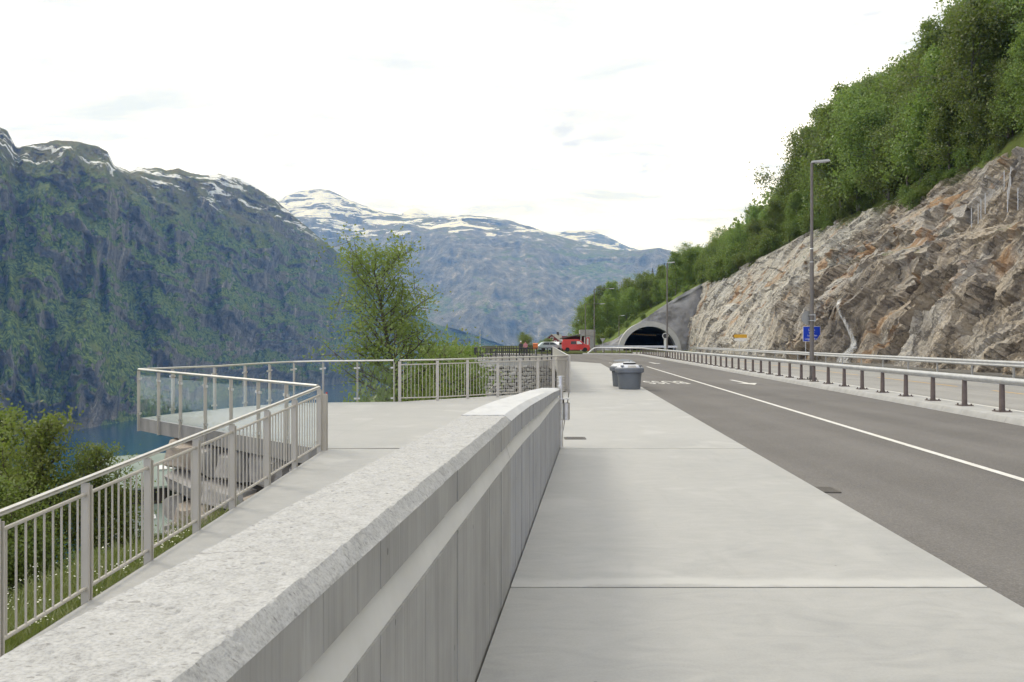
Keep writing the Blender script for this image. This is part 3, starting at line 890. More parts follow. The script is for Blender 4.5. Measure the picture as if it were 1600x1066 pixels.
for y0, y1 in zip(J[:-1], J[1:]):
    part('slab', MB().prism([(edge_l(y0 + g) + g, y0 + g), (3.03 + K * y0 - .0, y0 + g), (3.03 + K * y1, y1 - g), (edge_l(y1 - g) + g, y1 - g)], -0.3, 0.0), M['slab'], pv, False)
part('slab', MB().prism([(edge_l(58.5) + g, 58.5 + g), (3.03 + K * 58.5, 58.5 + g), (3.03 + K * 64.5, 64.5), (5.6, 69.5), (3.55, 72.5)], -0.3, 0.0), M['slab'], pv, False)
for k, y in enumerate(J[1:]):
    part('joint_strip', MB().box(((edge_l(y) + 3.03 + K * y) / 2, y, -0.16), (3.02 + K * y - edge_l(y), 0.03, 0.28)), M['rubber'], pv, False)

plat = [(-3.02, 13.47), (-3.35, 13.62), (-8.45, 18.8), (-8.15, 19.9), (-7.55, 21.2), (-6.9, 22.5), (-6.2, 23.4), (-3.2, 23.85), (1.96, 28.6), (0.80, 13.62)]
area_ = sum(a[0] * b2[1] - b2[0] * a[1] for a, b2 in zip(plat, plat[1:] + plat[:1]))
if area_ < 0: plat = plat[::-1]
plz = tag(thing('viewing_platform', 'flat concrete viewing terrace jutting out over the fjord slope', 'terrace', (-3, 18, 0)), kind='structure')
part('slab', MB().prism(plat, -0.29, 0.0), M['slab'], plz, False, world=True)
me = plz.children[0].data
me.materials.append(M['concrete_edge'])
for f in me.polygons:
    if abs(f.normal.z) < 0.5 or f.normal.z < 0: f.material_index = 1
rp = [(-1.14 + 0.1097 * 13.43, 13.43), (-3.03, 13.43)]
ysr = [13.43, 8, 4, 0, -4]
poly = [(-1.16 + 0.1097 * y, y) for y in reversed(ysr)] + [(ramp_edge(y), y) for y in ysr]
struct('ramp', MB().prism(poly, lambda x, y: float(ramp_z(np.float64(y))) - 0.35, lambda x, y: float(ramp_z(np.float64(y)))).mesh('ramp', M['slab'], False))

# ---- car park deck behind
CP = [(3.72, 75.6), (2.2, 74.6), (0.4, 74.0), (-1.2, 74.2), (-2.6, 75.4), (-3.5, 77.6), (-3.9, 81), (-3.9, 86), (-3.4, 92), (-2.0, 98), (0.2, 103), (3.0, 107)]
struct('car_park', MB().prism([(3.72, 75.6), (3.72, 126), (8, 114.8), (9.5, 132), (-4, 150), (-5.5, 110), (0.2, 103), (-2.0, 98), (-3.4, 92), (-3.9, 86), (-3.9, 81), (-3.5, 77.6), (-2.6, 75.4), (-1.2, 74.2), (0.4, 74.0), (2.2, 74.6)], -0.7, -0.045).mesh('car_park', M['asphalt_old'], False))
gv = MB().prism([(3.9, 114.7), (14.6, 112.4), (17.2, 118), (20, 141.5), (-16, 141.5), (-10, 128), (2, 120)], -1.0, 0.16)
struct('grass_verge', gv.mesh('grass_verge', M['grassland'], False))

# ================================================================== PARAPET WALL
wall = thing('parapet_wall', 'long grey concrete parapet with a skylit recessed band between ramp and pavement', 'wall', (wall_x(7), 7, 0))


def top_z(y):
    return float(np.interp(y, [-5, 6.3, 7.0, 7.9, 9.65, 11.5, 13.2, 14], [1.165, 1.165, 1.158, 1.14, 1.086, 1.03, 0.963, 0.94]))


def inner_x(y):
    return -1.033 + 0.1122 * y


def wall_strips(y0, y1, wmin, wmax, off, seed, band):
    r = random.Random(seed)
    up, lo, bd = MB(), MB(), MB()
    y = y0
    while y < y1 - 1e-4:
        ye = min(y1, y + r.uniform(wmin, wmax))
        d = r.uniform(-off, off)
        for mbx, (za, zb) in ((up, (None, 'top')), (lo, (None, None))):
            vs = []
            for yy in (y + 0.0009, ye - 0.0009):
                t = top_z(yy); k = np.interp(yy, [9, 13.2], [1, 0.62])
                b1, b0 = t - 0.142 * k, t - 0.275 * k
                x = wall_x(yy) + d
                if mbx is up:
                    vs += [(x, yy, b1), (x, yy, t), (x - 0.1, yy, t - 0.002), (x - 0.1, yy, b1)]
                else:
                    vs += [(x, yy, -0.25), (x, yy, b0), (x - 0.1, yy, b0), (x - 0.1, yy, -0.25)]
            mbx.add(vs, [(0, 4, 5, 1), (1, 5, 6, 2), (3, 7, 4, 0), (2, 6, 7, 3), (0, 1, 2, 3), (7, 6, 5, 4)])
        y = ye
    ys = np.arange(y0 + 0.001, y1 + 0.0001, (y1 - y0 - 0.002) / max(2, int((y1 - y0) / 0.5)))
    vs = []
    for yy in ys:
        t = top_z(yy); k = np.interp(yy, [9, 13.2], [1, 0.62])
        b1, b0 = t - 0.142 * k, t - 0.275 * k
        x = wall_x(yy)
        vs += [(x - 0.05, yy, b1 + 0.006), (x - 0.045, yy, b1 - 0.004), (x - 0.005, yy, b0 + 0.002), (x - 0.02, yy, b0 - 0.05), (x - 0.12, yy, b0 - 0.05), (x - 0.12, yy, b1 + 0.006)]
    n = 6
    for i in range(len(ys) - 1):
        for q in range(n):
            a, b2 = i * n + q, i * n + (q + 1) % n
            bd.f.append((a, a + n, b2 + n, b2))
    bd.v = vs
    return up, lo, bd


JN = 6.02
for (y0, y1, wm_, wx_, off, seed, mkey) in ((-4.5, JN - 0.006, 0.12, 0.42, 0.0026, 3, 'board'), (JN + 0.006, 13.55, 0.09, 0.16, 0.003, 4, 'board2')):
    up, lo, bd = wall_strips(y0, y1, wm_, wx_, off, seed, None)
    part('upper_boards', up, M[mkey], wall, False, world=True)
    part('lower_boards', lo, M[mkey], wall, False, world=True)
    part('recessed_band', bd, M['smooth'], wall, True, world=True)
core = MB()
ys = list(np.linspace(-4.5, 13.53, 40))
vs = []
for yy in ys:
    t = top_z(yy) - 0.02
    vs += [(wall_x(yy) - 0.07, yy, -0.3), (wall_x(yy) - 0.07, yy, t), (inner_x(yy) + 0.01, yy, t), (inner_x(yy) + 0.01, yy, -1.6 if yy < 12 else -0.3)]
core.v = vs
for i in range(len(ys) - 1):
    for q in range(4):
        a, b2 = i * 4 + q, i * 4 + (q + 1) % 4
        core.f.append((a, a + 4, b2 + 4, b2))
core.f.append((0, 1, 2, 3)); core.f.append(tuple(len(vs) - 1 - q for q in range(4)))
part('core', core, M['board'], wall, False, world=True)
# rough top of the near length: dense displaced grid, crown 3 cm above the face arris, broken chamfer
ysn = np.concatenate([np.arange(-4.5, 0.8, 0.12), np.arange(0.8, JN - 0.02, 0.012)])
us = np.array([0, 0, 0.03, 0.06] + list(np.linspace(0.1, 0.855, 36)) + [0.88, 0.895, 0.905, 0.92, 0.94, 0.96, 0.98, 1.0, 1.0])
UU, YY2 = np.meshgrid(us, ysn)
xi = inner_x(YY2); xo = wall_x(YY2)
XX2 = xi + (xo - xi) * UU
chw = 0.105 + 0.012 * fbm(st(YY2 * 6, YY2 * 0, YY2 * 0), 4, 0.65, 33)
zt = 1.165 + 0.045 * np.clip((1 - UU) / chw, 0, 1)
wear = 0.0028 * fbm(st(XX2 * 14, YY2 * 14, XX2 * 0), 4, 0.6, 5) + 0.0022 * fbm(st(XX2 * 40, YY2 * 40, XX2 * 0), 2, 0.6, 6)
pit = np.clip(fbm(st(XX2 * 48, YY2 * 60, XX2 * 0), 3, 0.6, 12) - 0.36, 0, 1) * 0.02
edge = np.clip((UU - 0.86) / 0.04, 0, 1) * (UU < 0.999)
zt = zt + wear * (UU < 0.99) - pit * (UU < 0.99) + edge * 0.006 * fbm(st(YY2 * 5, UU * 3, YY2 * 0), 4, 0.6, 15) * (UU < 0.97)
XX2 = XX2 + edge * 0.006 * fbm(st(YY2 * 9, UU * 6, YY2 * 0), 3, 0.6, 19)
zt[:, 0] = 1.0; zt[:, -1] = 1.163
XX2[:, -1] = xo[:, -1] - 0.002
wtm = grid_mesh('weathered_top', st(XX2, YY2, zt), M['roughtop'], True); wtm.set_sharp_from_angle(angle=R(24))
part('weathered_top', wtm, None, wall, world=True)
# pale smooth top of the far length
ct = MB(); ysf = np.linspace(JN + 0.004, 13.56, 36); vs = []
for yy in ysf:
    t = top_z(yy) + 0.002
    h = 0.034 * float(np.interp(yy, [6, 13.2], [1.3, 0.8]))
    xl = inner_x(yy) - 0.012; xr = wall_x(yy)
    vs += [(xl, yy, t - 0.03), (xl, yy, t + h - 0.004), (xl + 0.006, yy, t + h), (xr - 0.05, yy, t + h), (xr + 0.003, yy, t), (xr - 0.05, yy, t - 0.004)]
ct.v = vs
for i in range(len(ysf) - 1):
    for q in range(6):
        a, b2 = i * 6 + q, i * 6 + (q + 1) % 6
        ct.f.append((a, a + 6, b2 + 6, b2))
ct.f.append(tuple(range(6))); ct.f.append(tuple(len(vs) - 1 - q for q in range(6)))
part('smooth_coping', ct, M['pale_top'], wall, True, world=True)

# stainless post with ash tray at the end of the wall
ash = thing('ashtray_bin', 'stainless ash bin with finned post at the far end of the parapet', 'ash bin', (0.86, 13.66, 0))
part('post', MB().tube([(-.055, 0, 0), (-.055, 0, 1.17)], 0.042, 14), M['stainless'], ash)
fin = MB()
for z in (1.16, 1.12, 1.075, 1.0, 0.925):
    fin.lathe([(0.045, z), (0.062, z + 0.002), (0.062, z + 0.012), (0.045, z + 0.014)], 16, (-.055, 0, 0))
part('fins', fin, M['stainless'], ash)
part('lid', MB().box((0.0, 0, 0.8), (0.19, 0.2, 0.014)), M['stainless'], ash, False)
part('bucket', MB().lathe([(0.07, 0.45), (0.075, 0.455), (0.075, 0.73), (0.07, 0.73), (0.068, 0.5)], 20, (0.02, -.02, 0)), M['stainless'], ash)
part('bracket', MB().box((-.02, 0.06, 0.62), (0.05, 0.05, 0.34)), M['dark'], ash, False)

# ================================================================== RAILINGS
BAR = MB().tube([(0, 0, 0), (0, 0, 1)], 0.0085, 6).mesh('baluster', M['galv'])
POST = MB().box((0, 0, 0.5), (0.07, 0.018, 1)).box((0.012, 0.03, 0.49), (0.06, 0.012, 0.98)).mesh('post', M['galv'], False)


def lerp3(a, b2, t):
    return tuple(x + (y - x) * t for x, y in zip(a, b2))


def bar_rail(th, pts, Hs, nb, posts=True, rot=None, wide=1.0):
    """pts: post feet; Hs: handrail heights above the foot"""
    n = len(pts)
    tops = [(p[0], p[1], p[2] + h) for p, h in zip(pts, Hs)]
    part('handrail', MB().tube(tops, 0.025, 10), M['stainless'], th, world=True)
    for i, p in enumerate(pts):
        d = Vector(pts[min(i + 1, n - 1)]) - Vector(pts[max(i - 1, 0)])
        o = part('post', POST, None, th, world=True, loc=(p[0], p[1], p[2] - 0.12))
        o.scale = (wide, 1, Hs[i] + 0.12 - 0.03); o.rotation_euler = (0, 0, math.atan2(d.y, d.x) - math.pi / 2 if rot is None else rot)
    for i in range(n - 1):
        a, b2 = pts[i], pts[i + 1]; ha, hb = Hs[i], Hs[i + 1]
        A1, B1 = (a[0], a[1], a[2] + ha - 0.125), (b2[0], b2[1], b2[2] + hb - 0.125)
        A0, B0 = (a[0], a[1], a[2] + 0.10), (b2[0], b2[1], b2[2] + 0.10)
        part('top_bar', MB().tube([A1, B1], 0.017, 8), M['galv'], th, world=True)
        part('bottom_bar', MB().tube([A0, B0], 0.017, 8), M['galv'], th, world=True)
        for k in range(1, nb + 1):
            t = k / (nb + 1)
            q0, q1 = lerp3(A0, B0, t), lerp3(A1, B1, t)
            o = part('baluster', BAR, None, th, world=True, loc=q0); o.scale = (1, 1, q1[2] - q0[2])


ry = [2.6, 3.75, 4.85, 5.9, 6.97, 7.97, 8.97, 9.9, 11.0, 12.05, 13.2]
rpts = [(float(ramp_edge(y)) - 0.03, y, float(ramp_z(np.float64(y)))) for y in ry]
ramp_rail = thing('ramp_railing', 'sloping grey steel bar railing with bright tube handrail along the ramp', 'railing', rpts[5])
bar_rail(ramp_rail, rpts, [1.02] * len(rpts), 9)
cp_ = part('post', POST, None, ramp_rail, world=True, loc=(-3.03, 13.31, -0.1)); cp_.scale = (1.25, 1.6, 1.0)

gl = thing('glass_balustrade', 'clear glass balustrade with slim steel posts round the jutting terrace', 'balustrade', (-6, 19, 0))
GN = [(-3.16, 13.42, 0)]                             # near run then the point then the far run
near = [lerp3((-3.16, 13.42, 0), (-8.5, 18.82, 0), t) for t in (0.0, 0.13, 0.26, 0.40, 0.545, 0.70, 0.85, 1.0)]
near_h = [1.02 + 0.085 * t for t in (0.0, 0.13, 0.26, 0.40, 0.545, 0.70, 0.85, 1.0)]
far = [(-8.5, 18.82, 0), (-8.2, 19.95, 0), (-7.62, 21.15, 0), (-7.16, 22.15, 0), (-6.74, 22.95, 0), (-6.2, 23.46, 0), (-5.4, 23.58, 0), (-4.45, 23.72, 0), (-3.42, 23.88, 0)]
far_h = [1.105, 1.1, 1.1, 1.12, 1.14, 1.16, 1.175, 1.18, 1.19]


CLAMP = MB().box((0, 0, 0), (0.07, 0.035, 0.045)).mesh('clamp', M['stainless'], False)


def glass_run(pts, hs, skip_first=False):
    part('handrail', MB().tube([(p[0], p[1], p[2] + h) for p, h in zip(pts, hs)], 0.026, 10), M['stainless'], gl, world=True)
    for i, p in enumerate(pts):
        if skip_first and i == 0: continue
        d = Vector(pts[min(i + 1, len(pts) - 1)]) - Vector(pts[max(i - 1, 0)])
        o = part('post', POST, None, gl, world=True, loc=(p[0], p[1], -0.30)); o.scale = (0.95, 1, hs[i] + 0.27)
        o.rotation_euler = (0, 0, math.atan2(d.y, d.x) - math.pi / 2)
    for i in range(len(pts) - 1):
        a, b2 = Vector(pts[i]), Vector(pts[i + 1]); t = (b2 - a).normalized()
        nrm = Vector((t.y, -t.x, 0))
        q0, q1 = a + t * 0.05, b2 - t * 0.05
        h = min(hs[i], hs[i + 1]) - 0.15
        c = (q0 + q1) / 2
        part('glass_pane', MB().box((c.x, c.y, 0.03 + h / 2), ((q1 - q0).length, 0.012, h), math.atan2(t.y, t.x)), M['glass'], gl, False, world=True)
        for q in (q0, q1):
            for z in (0.1, h - 0.05):
                o = part('clamp', CLAMP, None, gl, False, world=True, loc=(q.x, q.y, z)); o.rotation_euler = (0, 0, math.atan2(t.y, t.x))


glass_run(near, near_h, True)
glass_run(far, far_h, True)

r2 = [(-3.25, 23.9), (-2.2, 24.35), (-0.8 - 0.55, 25.05), (-0.45, 25.9), (0.25, 26.6), (0.85, 27.25), (1.4, 27.95), (1.93, 28.58)]
plaza_rail = thing('plaza_railing', 'grey steel bar railing closing the terrace in front of the rubble wall', 'railing', (-1, 26, 0))
bar_rail(plaza_rail, [(x, y, 0) for x, y in r2], [1.19, 1.2, 1.21, 1.22, 1.225, 1.23, 1.24, 1.245], 9, rot=R(8), wide=1.2)

plate = thing('sheet_metal_parapet', 'pale grey sheet metal parapet running along the pavement beyond the bins', 'parapet', (1.95, 28.6, 0))
ps = []
ya = np.linspace(28.62, 75.2, 17)
for i in range(16):
    y0, y1 = ya[i] + .01, ya[i + 1] - .01
    x0, x1 = edge_l(y0), edge_l(y1)
    part('panel', MB().add([(x0 - .035, y0, 0.02), (x0, y0, 0.02), (x0, y0, 1.22), (x0 - .035, y0, 1.22), (x1 - .035, y1, 0.02), (x1, y1, 0.02), (x1, y1, 1.22), (x1 - .035, y1, 1.22)],
                           [(0, 1, 2, 3), (7, 6, 5, 4), (1, 5, 6, 2), (0, 3, 7, 4), (3, 2, 6, 7), (0, 4, 5, 1)]), M['galv'], plate, False, world=True)
part('end_panel', MB().box((1.93 - .2, 28.62 - .18, 0.62), (0.5, 0.012, 1.2), R(42)), M['galv'], plate, False, world=True)
part('capping', MB().sweep([(edge_l(y) - .018, y, 1.22) for y in ya], [(-.035, 0), (.035, 0), (.035, .03), (-.035, .03)]), M['stainless'], plate, False, world=True)
part('end_post', MB().box((1.985, 28.55, 0.62), (0.06, 0.06, 1.27)), M['galv'], plate, False, world=True)
strut = MB()
for y in ya[1:]:
    strut.box((edge_l(y) + .02, y, 0.62), (0.03, 0.05, 1.2))
part('stiffeners', strut, M['galv'], plate, False, world=True)

# car park fence, black with three rails
cf = thing('car_park_fence', 'black post and rail fence curving round the far car park', 'fence', (0, 75, 0))
pth = []
for i in range(len(CP) - 1):
    a, b2 = Vector((*CP[i], 0)), Vector((*CP[i + 1], 0))
    n = max(1, round((b2 - a).length / 0.3)); pth += [a.lerp(b2, k / n) for k in range(n)]
pth.append(Vector((*CP[-1], 0)))
for z, r in ((1.12, 0.045), (0.78, 0.03), (0.48, 0.03)):
    part('rail', MB().tube([(p.x, p.y, z) for p in pth[::2]], r, 6), M['black'], cf, world=True)
FP = MB().box((0, 0, 0.55), (0.09, 0.09, 1.12)).mesh('post', M['black'], False)
for p in pth[::2]:
    part('post', FP, None, cf, world=True, loc=(p.x, p.y, 0))
part('post', MB().box((3.66, 75.4, 0.56), (0.2, 0.2, 1.14)), M['black'], cf, False, world=True)


# ---- dry-stone walls
def stone_mesh(r, m, name):
    """block about one unit wide (x), one high (z), face to -y"""
    j = lambda a: r.uniform(-a, a)
    bk = [(-.49, .5, -.49), (.49, .5, -.49), (.49, .5, .49), (-.49, .5, .49)]
    c = [(-.49 + abs(j(.1)), -.18, -.48 + abs(j(.1))), (.49 - abs(j(.1)), -.18, -.48 + abs(j(.12))), (.49 - abs(j(.14)), -.18, .48 - abs(j(.16))), (-.49 + abs(j(.14)), -.18, .48 - abs(j(.16)))]
    fr = [(x * r.uniform(.62, .85) + j(.05), -.42 + j(.14), z * r.uniform(.55, .85) + j(.05)) for x, _, z in c]
    mb = MB(); mb.add(bk + c + fr, [(0, 4, 5, 1)[::-1], (1, 5, 6, 2)[::-1], (2, 6, 7, 3)[::-1], (3, 7, 4, 0)[::-1], (4, 8, 9, 5)[::-1], (5, 9, 10, 6)[::-1], (6, 10, 11, 7)[::-1], (7, 11, 8, 4)[::-1], (8, 11, 10, 9)[::-1]])
    return mb.mesh(name, m, False)


def rubble_wall(label, path, ztop, zbot, wr, hr, batter, mats, seed, name='dry_stone_wall', cap=300):
    r = random.Random(seed)
    protos = [stone_mesh(r, M[mats[i % len(mats)]], 'stone') for i in range(14)]
    P = [Vector((*p, 0)) for p in path]
    L = [0]
    for a, b2 in zip(P[:-1], P[1:]): L.append(L[-1] + (b2 - a).length)
    th = thing(name, label, 'stone wall', (P[1].x, P[1].y, zbot))

    def at(l):
        for i in range(len(P) - 1):
            if l <= L[i + 1] or i == len(P) - 2:
                t = (P[i + 1] - P[i]).normalized(); return P[i] + t * (l - L[i]), t
    cnt = 0
    z = ztop
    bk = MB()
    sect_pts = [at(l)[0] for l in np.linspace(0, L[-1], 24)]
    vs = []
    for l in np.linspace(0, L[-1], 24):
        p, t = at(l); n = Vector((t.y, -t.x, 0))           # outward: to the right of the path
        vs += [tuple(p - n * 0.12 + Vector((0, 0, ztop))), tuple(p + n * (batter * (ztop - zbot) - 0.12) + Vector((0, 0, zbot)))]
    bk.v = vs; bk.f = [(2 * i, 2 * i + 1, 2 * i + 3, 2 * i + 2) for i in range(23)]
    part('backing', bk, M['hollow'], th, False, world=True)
    while z > zbot and cnt < cap:
        h = r.uniform(*hr); l = -r.uniform(0, wr[0])
        while l < L[-1] and cnt < cap:
            ww = r.uniform(*wr)
            p, t = at(min(max(l + ww / 2, 0), L[-1])); n = Vector((t.y, -t.x, 0))
            hh = h * r.uniform(.85, 1.08)
            c = p + n * (batter * (ztop - z + h / 2) + r.uniform(-.06, .06) * hr[1] / .4)
            o = part('stone', protos[r.randrange(14)], None, th, world=True, loc=(c.x, c.y, z - h / 2 + r.uniform(-.02, .02)))
            o.scale = (ww, 0.45 * min(1, hr[1] * 2.2), hh); o.rotation_euler = (r.uniform(-.05, .05), r.uniform(-.13, .13) * (1 if hr[1] > .5 else 2.2), math.atan2(t.y, t.x) + r.uniform(-.08, .08) + math.pi * 0)
            cnt += 1; l += ww
        z -= h
    return th


# the outward side lies to the right of the walking direction
rubble_wall('wall of big split blocks under the jutting terrace beside the ramp', [(-7.05, 22.0), (-6.7, 17.35), (-2.95, 13.75)],
            -0.3, -3.8, (0.7, 1.7), (0.36, 0.72), 0.25, ('stone_a', 'stone_b', 'stone_a', 'stone_a'), 31)
rubble_wall('pale rubble stone wall holding up the far car park behind the bar railing', [(-4.3, 82), (-3.75, 77.6), (-2.7, 75.2), (-1.2, 73.95), (0.4, 73.75), (2.2, 74.3), (3.6, 75.1)],
            -0.42, -5.2, (0.34, 0.85), (0.22, 0.36), 0.16, ('stone_c', 'stone_c', 'stone_a', 'stone_c'), 37)
w2 = C.objects['dry_stone_wall.001']
part('concrete_cap', MB().sweep([(x, y, 0) for x, y in CP[:9]], [(-.35, -.5), (.28, -.5), (.28, .02), (-.35, .02)][::-1]), M['kerb'], w2, False, world=True)

# ================================================================== TUNNEL
PS = 140.0
tun = thing('tunnel_portal', 'arched road tunnel mouth with a pale concrete collar in grey sprayed rock', 'tunnel', RD(14.75, PS))
TO, TA, TB = 14.75, 4.45, 4.25
th_ = np.linspace(0, math.pi, 41)
ring = lambda a, b2: [(TO + a * math.cos(t), b2 * math.sin(t)) for t in th_]
cmb = MB(); vs = []
prof = [((TA, TB), 1.2), ((TA, TB), -1.3), ((TA + .85, TB + .85), -1.3), ((TA + .85, TB + .85), 1.2)]
for (a, b2), ds in prof:
    vs += [RD(o, PS + ds, z - .05) for o, z in ring(a, b2)]
cmb.v = vs
for q in range(3):
    for i in range(40):
        cmb.f.append((q * 41 + i, q * 41 + i + 1, (q + 1) * 41 + i + 1, (q + 1) * 41 + i))
part('collar', cmb, M['portal'], tun, True, world=True)
lin = MB(); vs = []
S_ = [-1.0, 4, 12, 30, 70, 120]
for ds in S_:
    vs += [RD(o, PS + ds, z - .05) for o, z in ring(TA + .02, TB + .02)]
lin.v = vs
for q in range(len(S_) - 1):
    for i in range(40):
        lin.f.append((q * 41 + i, q * 41 + i + 1, (q + 1) * 41 + i + 1, (q + 1) * 41 + i))
lin.f.append(tuple(range(5 * 41, 6 * 41)))
part('lining', lin, M['tunnel'], tun, True, world=True)
part('tunnel_floor', MB().prism([RD(TO - TA - .1, PS - 1)[:2], RD(TO + TA + .1, PS - 1)[:2], RD(TO + TA + .1, PS + 120)[:2], RD(TO - TA - .1, PS + 120)[:2]], -.4, .005), M['asphalt_old'], tun, False, world=True)
# sprayed rock apron: rays from the collar out to the hill line
NR, NT = 26, 90
tt = np.linspace(0, math.pi, NT)
rows = []
for t in tt:
    o0, z0 = TO + (TA + .6) * math.cos(t), (TB + .6) * math.sin(t)
    r = 0.2
    while r < 19:
        o1, z1 = o0 + r * math.cos(t), z0 + r * math.sin(t)
        if o1 > 25.0 or o1 < 4.0 or z1 > float(np.interp(o1, [1, 6, 9, 20, 36], [0.2, 0.5, 1.6, 9.0, 17.4])) + 0.55:
            break
        r += 0.1
    rows.append([(o0 + q * r * math.cos(t), z0 + q * r * math.sin(t)) for q in np.linspace(0, 1, NR)])
A = np.array(rows)
oo, zz = A[..., 0], A[..., 1]
q = np.linspace(0, 1, NR)[None, :] * np.ones((NT, 1))
dd = (0.55 * fbm(st(oo / 3.2, zz / 2.4, oo * 0), 4, 0.55, 101) + 0.25 * fbm(st(oo / .9, zz / .9, oo * 0), 3, 0.5, 107)) * smooth(q, 0.02, 0.3)
ss = PS - 0.3 + zz * 0.14 - dd * 1.6 + q * 0.6
part('sprayed_rock', grid_mesh('sprayed_rock', st(oo + K * ss, ss, zz - 0.1 + 0.3 * dd), M['shotcrete'], True), None, tun, world=True)
for k in range(13):
    o = 12.0 + k * 0.36
    part('height_marker', MB().box(RD(o, PS + 4.5, 3.0 - 0.045 * k * 0.5), (0.2, 0.03, 0.2)), M['yellow'], tun, False, world=True)
part('marker_wire', MB().tube([RD(11.2, PS + 4.5, 3.12), RD(17.6, PS + 4.5, 2.9)], 0.015, 5), M['zinc'], tun, world=True)
part('tunnel_lamp', MB().box(RD(13.6, PS + 5, 3.75), (0.8, 0.5, 0.12)), M['lampglass'], tun, False, world=True)

# ================================================================== GUARD RAILS
gr = thing('tube_guard_rail', 'grey tube guard rail on stubby dark posts along the kerb island', 'guard rail', RD(10.17, 40))
gpath = [p for p in ipath[:-1]]
gpts = [RD(10.17, s) for s in np.arange(10.2, 104, 1.78)] + gpath[-9:]
tubep = [(p[0], p[1], 0.83) for p in gpts] + [(11.0, 111.2, 0.75), (10.2, 111.45, 0.08)]
part('tube', MB().tube(tubep, 0.085, 12), M['zinc'], gr, world=True)
gp = MB(); gp.lathe([(.072, .115), (.07, .16), (.064, .18), (.06, .55), (.054, .78)], 10)
gp = gp.mesh('post', M['railpost'])
bp = MB().box((0, 0, .125), (.3, .3, .025))
for x in (-.11, .11):
    for y in (-.11, .11):
        bp.lathe([(.022, .13), (.022, .175)], 6, (x, y, 0))
bp = bp.mesh('base_plate', M['railpost'])
for p in gpts:
    o = part('post', gp, None, gr, world=True, loc=p)
    part('base_plate', bp, None, o)

wr = thing('beam_guard_rail', 'galvanised corrugated guard rail on steel posts below the rock face', 'guard rail', RD(20.95, 50))
W = [(0, .53), (-.05, .56), (-.075, .60), (-.02, .66), (-.02, .69), (-.075, .75), (-.05, .80), (0, .83), (.015, .83), (.015, .53)]
for k in range(33):
    s0 = 10 + 4 * k
    if s0 > 132: break
    part('beam', MB().sweep([RD(20.85, s0), RD(20.85, s0 + 4.0)], W[::-1] if False else W), M['zinc'], wr, True, world=True)
wp = MB().box((0.07, 0, .3), (.08, .06, 1.05)).mesh('post', M['zinc'], False)
for k in range(33):
    part('post', wp, None, wr, world=True, loc=RD(20.87, 11 + 3.9 * k, .02))
far_r = thing('low_roadside_rail', 'distant low guard rail beside the grass verge left of the tunnel', 'guard rail', (14, 122, 0))
part('beam', MB().sweep([(13.2, 124, .25), (18, 122, .25), (22, 120.5, .25), (24, 119.8, .25)], W), M['zinc'], far_r, True, world=True)
for x, y in ((13.6, 123.9), (15.5, 123.1), (17.4, 122.3), (19.3, 121.6), (21.2, 120.9), (23.4, 120.1)):
    part('post', wp, None, far_r, world=True, loc=(x, y, .2))

# ================================================================== LAMPS


def lamp(label, loc, h, arm, az, group='street lamps along the road', plate_=True):
    t = thing('street_lamp', label, 'street lamp', loc, az, group)
    part('pole', MB().tube([(0, 0, 0), (0, 0, h * .55), (0, 0, h * .56), (0, 0, h)], [.09, .085, .065, .06], 12), M['pole'], t)
    if arm > 0.5:
        part('arm', MB().tube([(0, 0, h - .03), (arm * .5, 0, h + .03), (arm, 0, h + .08)], .035, 8), M['pole'], t)
    else:
        part('arm', MB().tube([(0, 0, h - .05), (arm, 0, h + .03)], .04, 8), M['pole'], t)
    hd = MB(); x0 = arm - .1
    hd.add([(x0, -.1, h), (x0 + .75, -.13, h + .06), (x0 + .75, .13, h + .06), (x0, .1, h), (x0, -.06, h + .09), (x0 + .7, -.08, h + .15), (x0 + .7, .08, h + .15), (x0, .06, h + .09)],
           [(3, 2, 1, 0), (4, 5, 6, 7), (0, 1, 5, 4), (1, 2, 6, 5), (2, 3, 7, 6), (3, 0, 4, 7)])
    l = part('lamp_head', hd, M['lampgrey'], t, False)
    part('lens', MB().box((x0 + .4, 0, h + .022), (.45, .17, .02), mtx=Matrix.Rotation(-.08, 3, 'Y')), M['lampglass'], l, False)
    if plate_:
        bpm = MB().box((0, 0, .02), (.36, .36, .03))
        for x in (-.13, .13):
            for y in (-.13, .13):
                bpm.lathe([(.03, .03), (.03, .1)], 6, (x, y, 0))
        bpm.lathe([(.12, .03), (.1, .16)], 10)
        part('base_plate', bpm, M['iron'], t, False)
    return t


l1 = lamp('tall street lamp with a grey round sign and blue sign at its middle', RD(10.55, 34.9, .115), 9.15, .1, 0.0)
part('band', MB().lathe([(.09, 4.95), (.09, 4.99)], 12).lathe([(.075, 5.5), (.09, 5.52), (.075, 5.55)], 12), M['zinc'], l1)
lamp('street lamp standing straight in front of the tunnel mouth', RD(10.5, 82.5, .115), 9.4, .1, 0.0)
lamp('street lamp with a long arm right of the red kiosk', (12.05, 121, .16), 9.2, 2.3, 0.05)
lamp('slightly lower street lamp with a long arm in front of the red kiosk', (11.2, 126, .16), 7.2, 2.3, 0.05, plate_=False)
lamp('short street lamp left of the tunnel collar', (18.9, 146, .2), 6.0, .4, 0.0, plate_=False)

